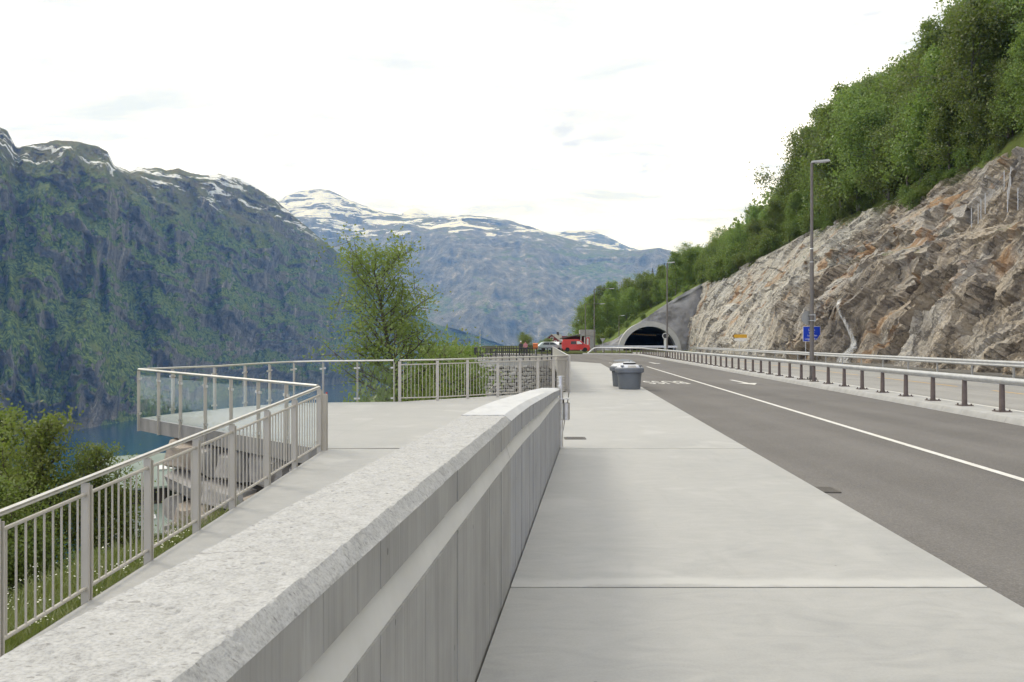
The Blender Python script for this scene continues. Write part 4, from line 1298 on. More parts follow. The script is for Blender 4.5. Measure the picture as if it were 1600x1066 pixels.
# ================================================================== SIGNS
# round sign seen from behind, clamped to the tall lamp
rs = thing('round_sign', 'grey back of a round traffic sign clamped on the tall lamp pole', 'sign', RD(10.55, 34.9, 2.73))
d = MB(); N_ = 28
vs = []
for y in (-.12, -.145):
    vs += [(-.08 + .31 * math.cos(2 * math.pi * k / N_), y + .27, .31 * math.sin(2 * math.pi * k / N_)) for k in range(N_)]
d.add(vs, [tuple(range(N_)), tuple(reversed(range(N_, 2 * N_)))] + [(k, k + N_, (k + 1) % N_ + N_, (k + 1) % N_) for k in range(N_)])
part('disc', d, M['signback'], rs, False)
part('clamp', MB().box((0, .0, .12), (.22, .26, .035)).box((0, .0, -.12), (.22, .26, .035)), M['zinc'], rs, False)

bs = thing('blue_tunnel_sign', 'blue road sign with white lettering behind the tall lamp pole', 'sign', RD(21.75, 72.0, .05))
BW, BH, BZ = 1.52, 1.32, 2.32
part('post', MB().tube([(-.5, .06, 0), (-.5, .06, BZ + .5)], .035, 8).tube([(.5, .06, 0), (.5, .06, BZ + .5)], .035, 8), M['zinc'], bs)
pn = part('border', MB().box((0, 0, BZ), (BW, .03, BH)), M['white'], bs, False)
part('face', MB().box((0, -.016, BZ), (BW - .06, .012, BH - .06)), M['blue'], bs, False)
for body, z, sz in (('Ljøen', .34, .25), ('sker-', .12, .24), ('tunnelen', -.14, .24), ('Lengde 1.8 km', -.44, .235)):
    cu = text_mesh('lettering', body, sz, M['white'], .002)
    t = obj('lettering', cu, (0.0 if body != 'tunnelen' else .06, -.026, BZ + z), 0, bs); t.rotation_euler = (R(90), 0, 0)
    if 'Lengde' in body: t.scale = (.86, 1, 1)

ys_ = thing('yellow_direction_sign', 'yellow arrow sign above a white arrow sign in front of the rock', 'sign', RD(21.7, 101, .05))
part('post', MB().tube([(.0, .05, 0), (0, .05, 2.5)], .04, 8), M['zinc'], ys_)
def arrowplate(z, w_, h_):
    P = [(-w_ / 2, 0), (-w_ / 2 + .22, -h_ / 2), (w_ / 2, -h_ / 2), (w_ / 2, h_ / 2), (-w_ / 2 + .22, h_ / 2)]
    mb = MB(); mb.add([(x, -.01, z + q) for x, q in P] + [(x, .02, z + q) for x, q in P], [(0, 1, 2, 3, 4), (9, 8, 7, 6, 5)] + [(i, i + 5, (i + 1) % 5 + 5, (i + 1) % 5) for i in range(5)])
    return mb
def chevron(z, w_, h_):
    mb = MB(); x = -w_ / 2
    mb.add([(x + .0, -.014, z), (x + .22, -.014, z - h_ / 2), (x + .34, -.014, z - h_ / 2), (x + .12, -.014, z), (x + .34, -.014, z + h_ / 2), (x + .22, -.014, z + h_ / 2)], [(0, 1, 2, 3), (0, 3, 4, 5)])
    return mb
part('yellow_plate', arrowplate(2.3, 1.8, .42), M['yellow'], ys_, False)
part('chevron', chevron(2.3, 1.8, .42), M['dark'], ys_, False)
part('white_plate', arrowplate(1.86, 1.8, .34), M['white'], ys_, False)
part('chevron', chevron(1.86, 1.8, .34), M['dark'], ys_, False)

sp = thing('round_speed_sign', 'round white sign over a narrow white panel in the tunnel mouth', 'sign', RD(17.3, 138.2, .05))
part('post', MB().tube([(0, .04, 0), (0, .04, 3.0)], .04, 8), M['zinc'], sp)
vs = []; d = MB()
d.add([(.52 * math.cos(2 * math.pi * k / 24), 0, 2.55 + .52 * math.sin(2 * math.pi * k / 24)) for k in range(24)] + [(.40 * math.cos(2 * math.pi * k / 24), 0, 2.55 + .40 * math.sin(2 * math.pi * k / 24)) for k in range(24)],
      [(k, (k + 1) % 24, (k + 1) % 24 + 24, k + 24) for k in range(24)])
part('rim', d, M['white'], sp, False)
d = MB(); d.add([(.40 * math.cos(2 * math.pi * k / 24), 0.002, 2.55 + .40 * math.sin(2 * math.pi * k / 24)) for k in range(24)], [tuple(range(24))])
part('face', d, M['dark'], sp, False)
part('panel', MB().box((0, 0, 1.2), (.5, .03, 1.6)), M['white'], sp, False)

tsg = thing('triangle_sign', 'grey back of a forked road sign on a thin post left of the tunnel', 'sign', (12.95, 118, .16))
part('post', MB().tube([(0, 0, 0), (0, 0, 1.9)], .035, 8), M['zinc'], tsg)
d = MB(); d.add([(-.4, -.02, 2.0), (0, -.02, 1.35), (.4, -.02, 2.0), (-.4, 0, 2.0), (0, 0, 1.35), (.4, 0, 2.0)], [(0, 1, 2), (5, 4, 3), (0, 3, 4, 1), (1, 4, 5, 2), (2, 5, 3, 0)])
part('plate', d, M['signback'], tsg, False)

fp = thing('flag_pole', 'bare thin pale pole rising behind the black car park fence', 'pole', (-3.4, 88, -.04))
part('shaft', MB().tube([(0, 0, 0), (0, 0, 3.0)], [.05, .03], 8), M['zinc'], fp)
mp = thing('marker_stick', 'short red and white striped stick at the foot of the glass balustrade', 'marker', (-5.26, 23.45, 0))
for k in range(5):
    part('stripe', MB().lathe([(.022, .06 * k), (.022, .06 * k + .06)], 8), M['red' if k % 2 == 0 else 'white'], mp)

# bins


def litter_bin(label, loc, rz, kind):
    t = thing('waste_bin', label, 'waste bin', loc, rz, 'round waste bins on the pavement')
    part('barrel', MB().lathe([(.375, .0), (.395, .02), (.445, .60), (.445, .66)], 40), M['bin'], t)
    part('rim', MB().lathe([(.455, .60), (.50, .60), (.525, .63), (.53, .74), (.51, .775), (.45, .79)], 40), M['bin_rim'], t)
    part('lid', MB().lathe([(.47, .78), (.45, .82), (.36, .875), (.2, .905), (.05, .91)], 40), M['bin_lid'], t)
    if kind == 0:
        hm = part('hatch', MB().lathe([(.21, .90), (.235, .915), (.235, .945), (.215, .955)], 28), M['dark'], t)
        part('hatch_cover', MB().lathe([(.22, .955), (.225, .965), (.2, .985), (.05, .995)], 28, (0, .01, 0)), M['bin_lid'], hm)
        part('knob', MB().lathe([(.012, .99), (.012, 1.03)], 8), M['dark'], hm)
        lab = MB(); vs = []
        for k in range(9):
            a = -math.pi / 2 + (k - 4) * .085
            vs += [(.405 * math.cos(a), .405 * math.sin(a), .865), (.492 * math.cos(a), .492 * math.sin(a), .785), (.475 * math.cos(a), .475 * math.sin(a), .772), ]
        lab.v = vs
        for k in range(8):
            lab.f += [(3 * k, 3 * k + 1, 3 * k + 4, 3 * k + 3), (3 * k + 1, 3 * k + 2, 3 * k + 5, 3 * k + 4)]
        part('label', lab, M['label_grey'], t)
        for sx in (-1, 1):
            part('lug', MB().box((sx * .33, -.3, .845), (.1, .08, .05), sx * .6), M['bin_rim'], t, False)
    else:
        fl = MB(); vs = []
        n = 16
        for k in range(n + 1):
            a = math.pi * k / n
            vs += [(.40 * math.cos(a), .06 + .28 * math.sin(a), .90 + .09 * math.sin(a)), (.40 * math.cos(a), .06 + .28 * math.sin(a), .95 + .09 * math.sin(a)), (.38 * math.cos(a), .04, .96)]
        fl.v = vs
        for k in range(n):
            fl.f += [(3 * k, 3 * k + 3, 3 * k + 4, 3 * k + 1), (3 * k + 1, 3 * k + 4, 3 * k + 5, 3 * k + 2)]
        part('flap', fl, M['bin_rim'], t)
    return t


litter_bin('slate blue round bin with a raised grey hatch on its lid, nearer of two', (4.29, 30.2, 0), 0.08, 0)
litter_bin('slate blue round bin with a dark tilted flap, standing behind the other bin', (4.3, 31.95, 0), -0.1, 1)

# drains
for lab, loc, rz, s_ in (('iron drain grate set in the pavement near the parapet end', (1.13, 14.85, 0.004), 0.0, (.36, .30)), ('small iron drain grate at the pavement edge of the dark road', (3.745, 9.85, -.022), -.06, (.22, .34))):
    t = thing('drain_grate', lab, 'drain grate', loc, rz)
    fr = MB()
    for sx in (-1, 1): fr.box((sx * s_[0] / 2, 0, 0), (.025, s_[1], .012))
    for sy in (-1, 1): fr.box((0, sy * s_[1] / 2, 0), (s_[0], .025, .0125))
    part('frame', fr, M['iron'], t, False)
    part('pit', MB().box((0, 0, -.002), (s_[0] - .02, s_[1] - .02, .006)), M['dark'], t, False)
    for k in range(7):
        part('bar', MB().box((-s_[0] / 2 + (k + .5) * s_[0] / 7, 0, .003), (.022, s_[1] - .02, .008)), M['iron'], t, False)

# ================================================================== FAR CAR PARK: van, car, kiosk, house, people


def car_body(L, prof_low, prof_top, Wd):
    """closed side profile (x, z) lofted across the width with tucked-in glasshouse"""
    mb = MB(); n = len(prof_low)
    secs = []
    for yy, kz in ((-Wd / 2, 0), (-Wd / 2 + .05, 1), (Wd / 2 - .05, 1), (Wd / 2, 0)):
        secs.append(yy)
    P = prof_low
    vs = []
    for yy in (-.5, -.47, .47, .5):
        for x, z in P:
            inset = max(0, (z - 1.0)) * .13
            y = yy * Wd; y = y - math.copysign(inset, y)
            xx = x if abs(yy) < .5 else x * .985; zz_ = z if abs(yy) < .5 else .25 + (z - .25) * .975
            vs.append((xx, y, zz_))
    fs = []
    for q in range(3):
        for i in range(n):
            a, b2 = q * n + i, q * n + (i + 1) % n
            fs.append((a, b2, b2 + n, a + n))
    fs.append(tuple(reversed(range(n)))); fs.append(tuple(range(3 * n, 4 * n)))
    return mb.add(vs, fs)


def wheel(t, x, y, r):
    sgn = -1 if y < 0 else 1
    m = Matrix.Rotation(math.pi / 2, 3, 'X')
    ty = MB().lathe([(r * .62, -.1), (r * .95, -.1), (r, -.06), (r, .06), (r * .95, .1), (r * .62, .1)], 20); ty.v = [tuple(m @ Vector(p)) for p in ty.v]
    rm = MB().lathe([(r * .1, -.085), (r * .6, -.09), (r * .62, .09), (r * .1, .085)], 16); rm.v = [tuple(m @ Vector(p)) for p in rm.v]
    wmn = part('wheel', ty, M['tyre'], t, loc=(x, y, r))
    part('rim', rm, M['zinc'], wmn)


def side_glass(name, t, P, y, m=None):
    for sg in (-1, 1):
        mb = MB(); n = len(P)
        vs = [(x, sg * (y - max(0, z - 1.0) * .13 + .008), z) for x, z in P] + [(x, sg * (y - max(0, z - 1.0) * .13 - .02), z) for x, z in P]
        f = [tuple(range(n)), tuple(reversed(range(n, 2 * n)))]
        part(name, mb.add(vs, f), m or M['window'], t, False)


van = thing('red_van', 'small bright red panel van parked on the grass verge facing right', 'van', (9.45, 123.0, .16), 0.0)
VP = [(-2.0, .35), (-2.02, .9), (-1.95, 1.6), (-1.85, 1.8), (.3, 1.82), (.65, 1.72), (1.28, 1.16), (1.95, .98), (2.08, .75), (2.08, .38), (1.72, .30), (-1.75, .30)]
part('body', car_body(4, VP, None, 1.7), M['red'], van)
side_glass('side_window', van, [(-.75, 1.12), (-.72, 1.55), (.02, 1.57), (.05, 1.12)], .85)
side_glass('door_window', van, [(.14, 1.12), (.12, 1.57), (.55, 1.55), (1.0, 1.16)], .85, M['lampglass'])
part('windscreen', MB().add([(.66, -.68, 1.70), (1.29, -.76, 1.17), (1.29, .76, 1.17), (.66, .68, 1.70)], [(0, 1, 2, 3)]), M['window'], van, False)
for x in (-1.25, 1.35):
    for y in (-.78, .78): wheel(van, x, y, .33)
part('bumper', MB().box((2.08, 0, .42), (.1, 1.62, .2)), M['dark'], van, False)
part('bumper', MB().box((-2.03, 0, .42), (.1, 1.62, .2)), M['dark'], van, False)
for y in (-.62, .62): part('headlight', MB().box((2.03, y, .8), (.12, .3, .16)), M['headlamp'], van, False)
for y in (-.84, .84): part('tail_light', MB().box((-1.98, y, 1.15), (.08, .06, .5)), M['red'], van, False)
part('mirror', MB().box((.95, -.95, 1.15), (.12, .16, .18)), M['dark'], van, False)
dn = part('door', MB().add([(.08, -.857, .42), (1.0, -.857, .42), (1.06, -.857, 1.08), (.08, -.857, 1.08)], [(0, 1, 2, 3)]), M['red'], van, False)
part('handle', MB().box((.22, -.87, .98), (.16, .03, .03)), M['dark'], dn, False)

car = thing('parked_car', 'pale silver blue hatchback parked left of the red van', 'car', (5.95, 128.0, .16), R(8))
CPF = [(-1.95, .3), (-2.0, .85), (-1.8, 1.05), (-1.3, 1.40), (-.9, 1.47), (.2, 1.45), (.5, 1.38), (1.0, 1.0), (1.8, .85), (1.98, .65), (1.98, .32), (1.5, .27), (-1.5, .27)]
part('body', car_body(4, CPF, None, 1.68), M['silver'], car)
side_glass('side_window', car, [(-1.35, 1.02), (-1.1, 1.34), (-.3, 1.38), (-.3, 1.02)], .84)
side_glass('side_window', car, [(-.22, 1.02), (-.22, 1.38), (.3, 1.34), (.75, 1.02)], .84)
part('windscreen', MB().add([(.5, -.68, 1.37), (1.02, -.74, 1.01), (1.02, .74, 1.01), (.5, .68, 1.37)], [(0, 1, 2, 3)]), M['window'], car, False)
for x in (-1.25, 1.2):
    for y in (-.76, .76): wheel(car, x, y, .3)
for y in (-.6, .6): part('headlight', MB().box((1.9, y, .72), (.12, .3, .14)), M['headlamp'], car, False)
part('bumper', MB().box((1.96, 0, .42), (.08, 1.6, .18)), M['dark'], car, False)
wc = thing('parked_car', 'white car half hidden between the silver car and the red van', 'car', (7.1, 133.0, .16), R(75))
part('body', car_body(4, CPF, None, 1.68), M['white'], wc)
side_glass('side_window', wc, [(-1.35, 1.02), (-1.1, 1.34), (.3, 1.34), (.75, 1.02)], .84)
part('windscreen', MB().add([(.5, -.68, 1.375), (1.03, -.74, 1.01), (1.03, .74, 1.01), (.5, .68, 1.375)], [(0, 1, 2, 3)]), M['window'], wc, False)
for x in (-1.25, 1.2):
    for y in (-.76, .76): wheel(wc, x, y, .3)

kio = thing('red_kiosk', 'red roadside kiosk with grey slab fascia and glazed door beside the red van', 'kiosk', (12.6, 136.0, .16), 0.0)
part('wall', MB().box((0.55, .8, 1.3), (1.0, 2.4, 2.6)), M['signback'], kio, False)
part('back_wall', MB().box((-2.2, 1.6, 1.2), (4.2, .12, 2.4)), M['maroon'], kio, False)
kd = part('door', MB().box((-.28, -.42, 1.12), (.78, .06, 2.2)), M['red'], kio, False)
part('frame', MB().box((-.28, -.45, 2.26), (.95, .1, .1)).box((-.72, -.45, 1.15), (.08, .1, 2.25)), M['white'], kd, False)
part('pane', MB().box((-.2, -.46, 1.5), (.3, .03, 1.0)), M['lampglass'], kd, False)
part('fascia', MB().box((-.2, .5, 2.95), (2.5, 2.2, 1.0)), M['slate'], kio, False)
rf = MB().add([(-1.4, -.6, 2.55), (-1.4, 2.2, 2.6), (-4.6, 2.2, 1.95), (-4.6, -.6, 1.9), (-1.4, -.6, 2.7), (-1.4, 2.2, 2.75), (-4.6, 2.2, 2.1), (-4.6, -.6, 2.05)], [(0, 1, 2, 3), (7, 6, 5, 4), (0, 3, 7, 4), (2, 1, 5, 6), (3, 2, 6, 7)])
part('lean_to_roof', rf, M['darkwood'], kio, False)
part('post', MB().box((-1.3, -.5, 1.25), (.1, .1, 2.5)).box((-4.4, -.5, .95), (.1, .1, 1.9)), M['white'], kio, False)

hs = thing('maroon_house', 'maroon house on a white base with a grey gable roof beyond the car park', 'house', (10.1, 190.0, -.6), R(-24)); hs.scale = (.72, .72, .72)
part('base', MB().box((0, 0, .8), (5.2, 7, 2.4)), M['white'], hs, False)
part('wall', MB().prism([(-2.6, -3.5), (2.6, -3.5), (2.6, 3.5), (-2.6, 3.5)], 2.0, 3.3), M['maroon'], hs, False)
part('gable', MB().add([(-2.6, -3.5, 3.3), (2.6, -3.5, 3.3), (0, -3.5, 5.2), (-2.6, 3.5, 3.3), (2.6, 3.5, 3.3), (0, 3.5, 5.2)], [(0, 1, 2), (5, 4, 3), (0, 3, 4, 1)]), M['maroon'], hs, False)
rf = part('roof', MB().add([(0, -3.9, 5.5), (3.1, -3.9, 3.2), (3.1, 3.9, 3.2), (0, 3.9, 5.5), (-3.1, -3.9, 3.2), (-3.1, 3.9, 3.2), (0, -3.9, 5.3), (3.1, -3.9, 3.0), (3.1, 3.9, 3.0), (0, 3.9, 5.3), (-3.1, -3.9, 3.0), (-3.1, 3.9, 3.0)],
             [(0, 1, 2, 3), (4, 0, 3, 5), (6, 9, 8, 7), (6, 10, 11, 9), (0, 6, 7, 1), (4, 10, 6, 0), (1, 7, 8, 2), (5, 11, 10, 4), (3, 2, 8, 9), (5, 3, 9, 11)]), M['slate'], hs, False)
part('chimney', MB().box((.3, .8, 5.6), (.6, .6, 1.1)), M['dark'], rf, False)
for x, z in ((-1.3, 2.9), (1.2, 2.9), (0, 4.1)):
    f = part('window', MB().box((x, -3.53, z), (.95, .08, .95)), M['white'], hs, False)
    part('pane', MB().box((x, -3.58, z), (.7, .03, .7)), M['window'], f, False)

# green-roofed building down the slope
gb = thing('green_roofed_barn', 'dark wooden building with pale green sheet roofs below the ramp railing', 'building', (-36.8, 88, -22.0), R(33)); gb.scale = (1.3, 1.3, 1.3)
part('wall', MB().box((0, 0, 4.0), (9.5, 6.0, 6.4)), M['darkwood'], gb, False)
rmain = MB().add([(-5.2, -3.5, 7.0), (5.2, -3.5, 7.0), (5.2, .2, 9.1), (-5.2, .2, 9.1), (5.2, 3.7, 7.0), (-5.2, 3.7, 7.0), (-5.2, -3.5, 6.85), (5.2, -3.5, 6.85), (5.2, 3.7, 6.85), (-5.2, 3.7, 6.85)],
                 [(0, 1, 2, 3), (3, 2, 4, 5), (6, 9, 8, 7), (0, 6, 7, 1), (5, 4, 8, 9), (1, 7, 8, 4, 2), (0, 3, 5, 9, 6)])
rp_ = part('roof', rmain, M['grnroof'], gb, False)
for k in range(3):
    part('skylight', MB().box((-.6 + .9 * k, -1.55, 8.16), (.65, .5, .08), mtx=Matrix.Rotation(R(29.5), 3, 'X')), M['white'], rp_, False)
lt = MB().add([(-5.4, -6.4, 4.0), (5.4, -6.4, 4.0), (5.4, -2.95, 5.6), (-5.4, -2.95, 5.6), (-5.4, -6.4, 3.85), (5.4, -6.4, 3.85), (5.4, -2.95, 5.45), (-5.4, -2.95, 5.45)], [(0, 1, 2, 3), (7, 6, 5, 4), (0, 4, 5, 1), (1, 5, 6, 2), (3, 7, 4, 0)])
lo_ = part('lower_roof', lt, M['grnroof'], gb, False)
for k in range(2):
    part('skylight', MB().box((-1.9 + 2.3 * k, -4.6, 4.9), (.6, .5, .08), mtx=Matrix.Rotation(R(25), 3, 'X')), M['white'], lo_, False)
part('lower_wall', MB().box((0, -4.6, 2.0), (9.6, 2.8, 4.2)), M['darkwood'], gb, False)
for k in range(5):
    f = part('window', MB().box((-3.8 + 1.9 * k, -3.03, 6.2), (1.3, .08, .75)), M['darkwood'], gb, False)
    part('pane', MB().box((-3.8 + 1.9 * k, -3.08, 6.2), (1.1, .03, .6)), M['window'], f, False)

# litter box, people
lb = thing('orange_litter_box', 'orange litter box on a post beyond the car park fence', 'litter box', (2.95, 104, -.04))
part('post', MB().box((0, 0, .4), (.08, .08, .8)), M['zinc'], lb, False)
part('box', MB().box((0, 0, 1.1), (.6, .4, .62)), M['orange'], lb, False)
part('roof', MB().add([(-.36, -.26, 1.42), (.36, -.26, 1.42), (.36, .26, 1.42), (-.36, .26, 1.42), (-.3, 0, 1.52), (.3, 0, 1.52)], [(3, 2, 1, 0), (0, 1, 5, 4), (2, 3, 4, 5), (1, 2, 5), (3, 0, 4)]), M['orange'], lb, False)


def person(label, loc, rz, cols, hair):
    t = thing('person', label, 'person', loc, rz)
    J_ = {'pel': (0, 0, .95), 'wai': (0, .01, 1.1), 'che': (0, 0, 1.32), 'nek': (0, -.01, 1.50), 'hd0': (0, -.02, 1.60), 'hd1': (0, -.02, 1.72),
          'hl': (-.1, 0, .9), 'kl': (-.11, -.03, .5), 'al': (-.12, .02, .09), 'tl': (-.13, -.14, .04), 'hr': (.1, 0, .9), 'kr': (.12, -.02, .5), 'ar': (.13, .03, .09), 'tr': (.14, -.13, .04),
          'sl': (-.19, 0, 1.42), 'el': (-.25, -.02, 1.15), 'wl': (-.2, -.2, 1.06), 'nl': (-.17, -.28, 1.06), 'sr': (.19, 0, 1.42), 'er': (.26, -.02, 1.15), 'wr': (.2, -.21, 1.07), 'nr': (.17, -.29, 1.07)}
    rad = {'pel': .15, 'wai': .13, 'che': .16, 'nek': .055, 'hd0': .085, 'hd1': .085, 'h': .085, 'k': .06, 'a': .042, 't': .035, 's': .065, 'e': .045, 'w': .033, 'n': .03}
    E = [('pel', 'wai'), ('wai', 'che'), ('che', 'nek'), ('nek', 'hd0'), ('hd0', 'hd1'), ('pel', 'hl'), ('hl', 'kl'), ('kl', 'al'), ('al', 'tl'), ('pel', 'hr'), ('hr', 'kr'), ('kr', 'ar'), ('ar', 'tr'),
         ('che', 'sl'), ('sl', 'el'), ('el', 'wl'), ('wl', 'nl'), ('che', 'sr'), ('sr', 'er'), ('er', 'wr'), ('wr', 'nr')]
    ks = list(J_); me = bpy.data.meshes.new('body'); me.from_pydata([J_[k] for k in ks], [(ks.index(a), ks.index(b2)) for a, b2 in E], [])
    o = obj('body', me, parent=t)
    sk = o.modifiers.new('skin', 'SKIN'); o.modifiers.new('sub', 'SUBSURF').levels = 1
    for i, k in enumerate(ks):
        r = rad.get(k, rad.get(k[0], .05)); me.skin_vertices[0].data[i].radius = (r, r)
    me.skin_vertices[0].data[0].use_root = True
    m, nt, b = base('clothing', .8)
    Z = nd(nt, 'ShaderNodeSeparateXYZ', {0: ocoord(nt)}).outputs[2]
    nt.links.new(ramp(nt, mth(nt, 'DIVIDE', Z, 1.8), [(0, (.03, .03, .03)), (.06, cols[1]), (.53, cols[0]), (.845, (.5, .3, .22))], 'CONSTANT'), b.inputs['Base Color'])
    me.materials.append(m)
    part('hair', MB().lathe([(.088, 1.66), (.105, 1.72), (.095, 1.78), (.05, 1.82)], 12, (0, .01, 0)), M['hair'] if hair else M['white'], t)


person('person in dark jacket and trousers leaning by the car park fence', (1.05, 99.0, -.04), R(25), ((.05, .05, .06), (.03, .03, .04)), False)
person('person in a pale pink top next to the one in dark clothes', (1.62, 99.4, -.04), R(-15), ((.5, .22, .24), (.06, .05, .06)), True)

# ================================================================== WATERFALL AND FENCES ON THE CUTTING
wf = thing('waterfall', 'thin white waterfall sliding down the wet rock onto the verge', 'waterfall', RD(23, 66.5, 0))
wfm, nt, b = base('falling_water', .25, 0, .6)
v = wpos(nt)
stn = noise(nt, v, 4.0, 5, .7, .4, mapping=(1, 1.6, .22))
nt.links.new(ramp(nt, stn, [(.3, (.55, .58, .6)), (.6, (.86, .88, .9))]), b.inputs['Base Color'])
fa = nd(nt, 'ShaderNodeAttribute', attribute_name='veil').outputs['Fac']
nt.links.new(mth(nt, 'MULTIPLY', sstep(nt, mth(nt, 'ADD', stn, mth(nt, 'MULTIPLY', fa, .42)), .62, 1.06), .62), b.inputs['Alpha'])
for (w0, w1, ds, nm, va) in ((.4, 2.6, 0.0, 'main_stream', .245),):
    v_ = np.linspace(va, .004, 70); u_ = np.linspace(-1, 1, 14)
    V_, U_ = np.meshgrid(v_, u_, indexing='ij')
    tq = (va - V_) / va
    wd = w0 + (w1 - w0) * np.clip((tq - .4) / .6, 0, 1) ** 1.3
    sc = 68.6 - 3.6 * tq + ds + .12 * np.sin(tq * 9)
    Pw = cliff(sc, V_)
    off = Pw[..., 0] - K * Pw[..., 1]
    for du in (-.4, .4):
        Q = cliff(sc + du * wd, V_); off = np.minimum(off, Q[..., 0] - K * Q[..., 1])
    Pw[..., 1] = sc
    Pw[..., 0] = off
    for ax_ in (0, 1, 2):
        pad = np.pad(Pw[:, 0, ax_], 7, mode='edge'); Pw[:, :, ax_] = np.convolve(pad, np.ones(15) / 15, 'valid')[:, None]
    yy_ = Pw[..., 1] + U_ * wd
    Pw[..., 0] -= .35
    Pw = st(Pw[..., 0] + K * yy_ - .3 + .25 * U_ ** 2, yy_, Pw[..., 2] + .1)
    wme = grid_mesh(nm, Pw, wfm, True); wme.attributes.new('veil', 'FLOAT', 'POINT').data.foreach_set('value', (np.cos(U_ * math.pi / 2) ** .8 * np.clip(tq * 6, 0, 1)).ravel().astype(np.float32))
    part(nm, wme, None, wf, world=True)


def bench_fence(label, s0, s1, step, v):
    t = thing('mesh_fence', label, 'fence', tuple(cliff(np.array([s0]), np.array([v]))[0]), 0.0, 'wire fences on the rock ledge')
    pm = MB().tube([(0, 0, -.3), (0, 0, 1.15)], .03, 6).mesh('post', M['zinc'])
    P = []
    for s in np.arange(s0, s1, step):
        Q = cliff(s + np.zeros(5), v + np.linspace(-.05, .05, 5)); k = int(np.argmax(Q[:, 2] * .5 - Q[:, 0])); P.append(Vector((Q[k, 0] - .12, s, max(Q[k, 2], Q[2, 2]))))
    for p in P:
        part('post', pm, None, t, world=True, loc=p)
    for z in (.1, .32, .54, .76, .98, 1.1):
        part('wire', MB().tube([(p.x, p.y, p.z + z) for p in P], .008, 4), M['zinc'], t, world=True)


bench_fence('wire mesh fence on the ledge high at the right end of the rock face', 42.5, 61, .95, .565)

# ================================================================== VEGETATION


def unit(v):
    return v / (np.linalg.norm(v, axis=-1, keepdims=True) + 1e-9)


def make_tree(seed, h, tr, spread, nl, nsub, leaf, nleaf, lean=0.05, up=0.55, prof=None, low=0.15, droop=0.0, clump=0.28, stems=1):
    """returns (wood MB, leaf verts, leaf faces)"""
    r = np.random.default_rng(seed); wood = MB(); tips = []
    for sidx in range(stems):
        base_ = np.array([r.uniform(-.3, .3), r.uniform(-.3, .3), 0]) * (0 if stems == 1 else 1)
        hh = h * (1 if sidx == 0 else r.uniform(.7, .95)); n = 9
        ln = r.normal(0, lean, 2) + (0 if stems == 1 else 1) * r.normal(0, .12, 2)
        pts = [base_]; d = np.array([ln[0], ln[1], 1.0])
        for i in range(n):
            d = d + np.array([*r.normal(0, .06, 2), 0]); pts.append(pts[-1] + unit(d) * hh / n)
        rr = [tr * (1 - i / (n + .3)) ** .8 + .012 for i in range(n + 1)]
        wood.tube(pts, rr, 7, False)
        for k in range(nl):
            f = low + (1 - low) * ((k + r.uniform(0, 1)) / nl) ** .9; f = min(f, .985)
            q = f * n; i = int(q); p0 = pts[i] + (pts[min(i + 1, n)] - pts[i]) * (q - i)
            az = k * 2.4 + r.uniform(-.6, .6)
            L = spread * (prof(f) if prof else math.sin(math.pi * min(1, .18 + .82 * f)) ** .7) * r.uniform(.7, 1.15)
            e = up * (0.6 + .8 * f)
            dv = np.array([math.cos(az), math.sin(az), e]); dv = dv / np.linalg.norm(dv)
            lp = [p0]; m = 5
            for j in range(m):
                dv = unit(dv + r.normal(0, .12, 3) + np.array([0, 0, .05 - droop * j / m])); lp.append(lp[-1] + dv * L / m)
            r0 = rr[i] * .45
            wood.tube(lp, [r0 * (1 - j / (m + .4)) + .004 for j in range(m + 1)], 5, False)
            for j in range(nsub):
                g_ = r.uniform(.22, 1.0) * m; a = int(min(g_, m - .01)); b0 = lp[a] + (lp[a + 1] - lp[a]) * (g_ - a)
                sd_ = unit(dv + r.normal(0, .75, 3) + np.array([0, 0, .15 - droop])); l2 = L * r.uniform(.2, .45)
                e1 = b0 + sd_ * l2
                wood.tube([b0, b0 + sd_ * l2 * .5 + np.array([0, 0, .02]), e1], [r0 * .35 + .003, r0 * .2 + .003, .003], 4, False)
                for w_ in (0.35, .7, 1.0):
                    tips.append((b0 + (e1 - b0) * w_, l2))
            tips.append((lp[-1], L * .3))
    T = np.array([t[0] for t in tips]); Ls = np.array([t[1] for t in tips])
    wgt = Ls / Ls.sum()
    idx = r.choice(len(T), nleaf, p=wgt)
    c = T[idx] + r.normal(0, 1, (nleaf, 3)) * (clump * Ls[idx] + leaf * .8)[:, None]
    c[:, 2] -= droop * np.abs(r.normal(0, 1, nleaf)) * Ls[idx] * .5
    ax = unit(r.normal(0, 1, (nleaf, 3)) + np.array([0, 0, -.5 * (droop > 0) - .2])); o2 = unit(np.cross(ax, r.normal(0, 1, (nleaf, 3))))
    sz = leaf * r.uniform(.6, 1.25, nleaf)[:, None]
    V = np.stack([c - ax * sz * .6, c + o2 * sz * .38, c + ax * sz * .6, c - o2 * sz * .38], 1).reshape(-1, 3)
    Fq = np.arange(nleaf * 4).reshape(-1, 4)
    return wood, V, Fq


PROTO = {}


def proto(key, leafmat, bark, **kw):
    wood, V, Fq = make_tree(**kw)
    PROTO[key] = (wood.mesh('trunk', M[bark]), np_mesh('crown', V, Fq, M[leafmat]))


def tree(key, name, label, cat, loc, sc=1.0, rz=0.0, group=None, label2=None):
    t = thing(name, label, cat, loc, rz, group); t.scale = sc if isinstance(sc, tuple) else (sc,) * 3
    obj('trunk', PROTO[key][0], parent=t); obj('crown', PROTO[key][1], parent=t)
    return t


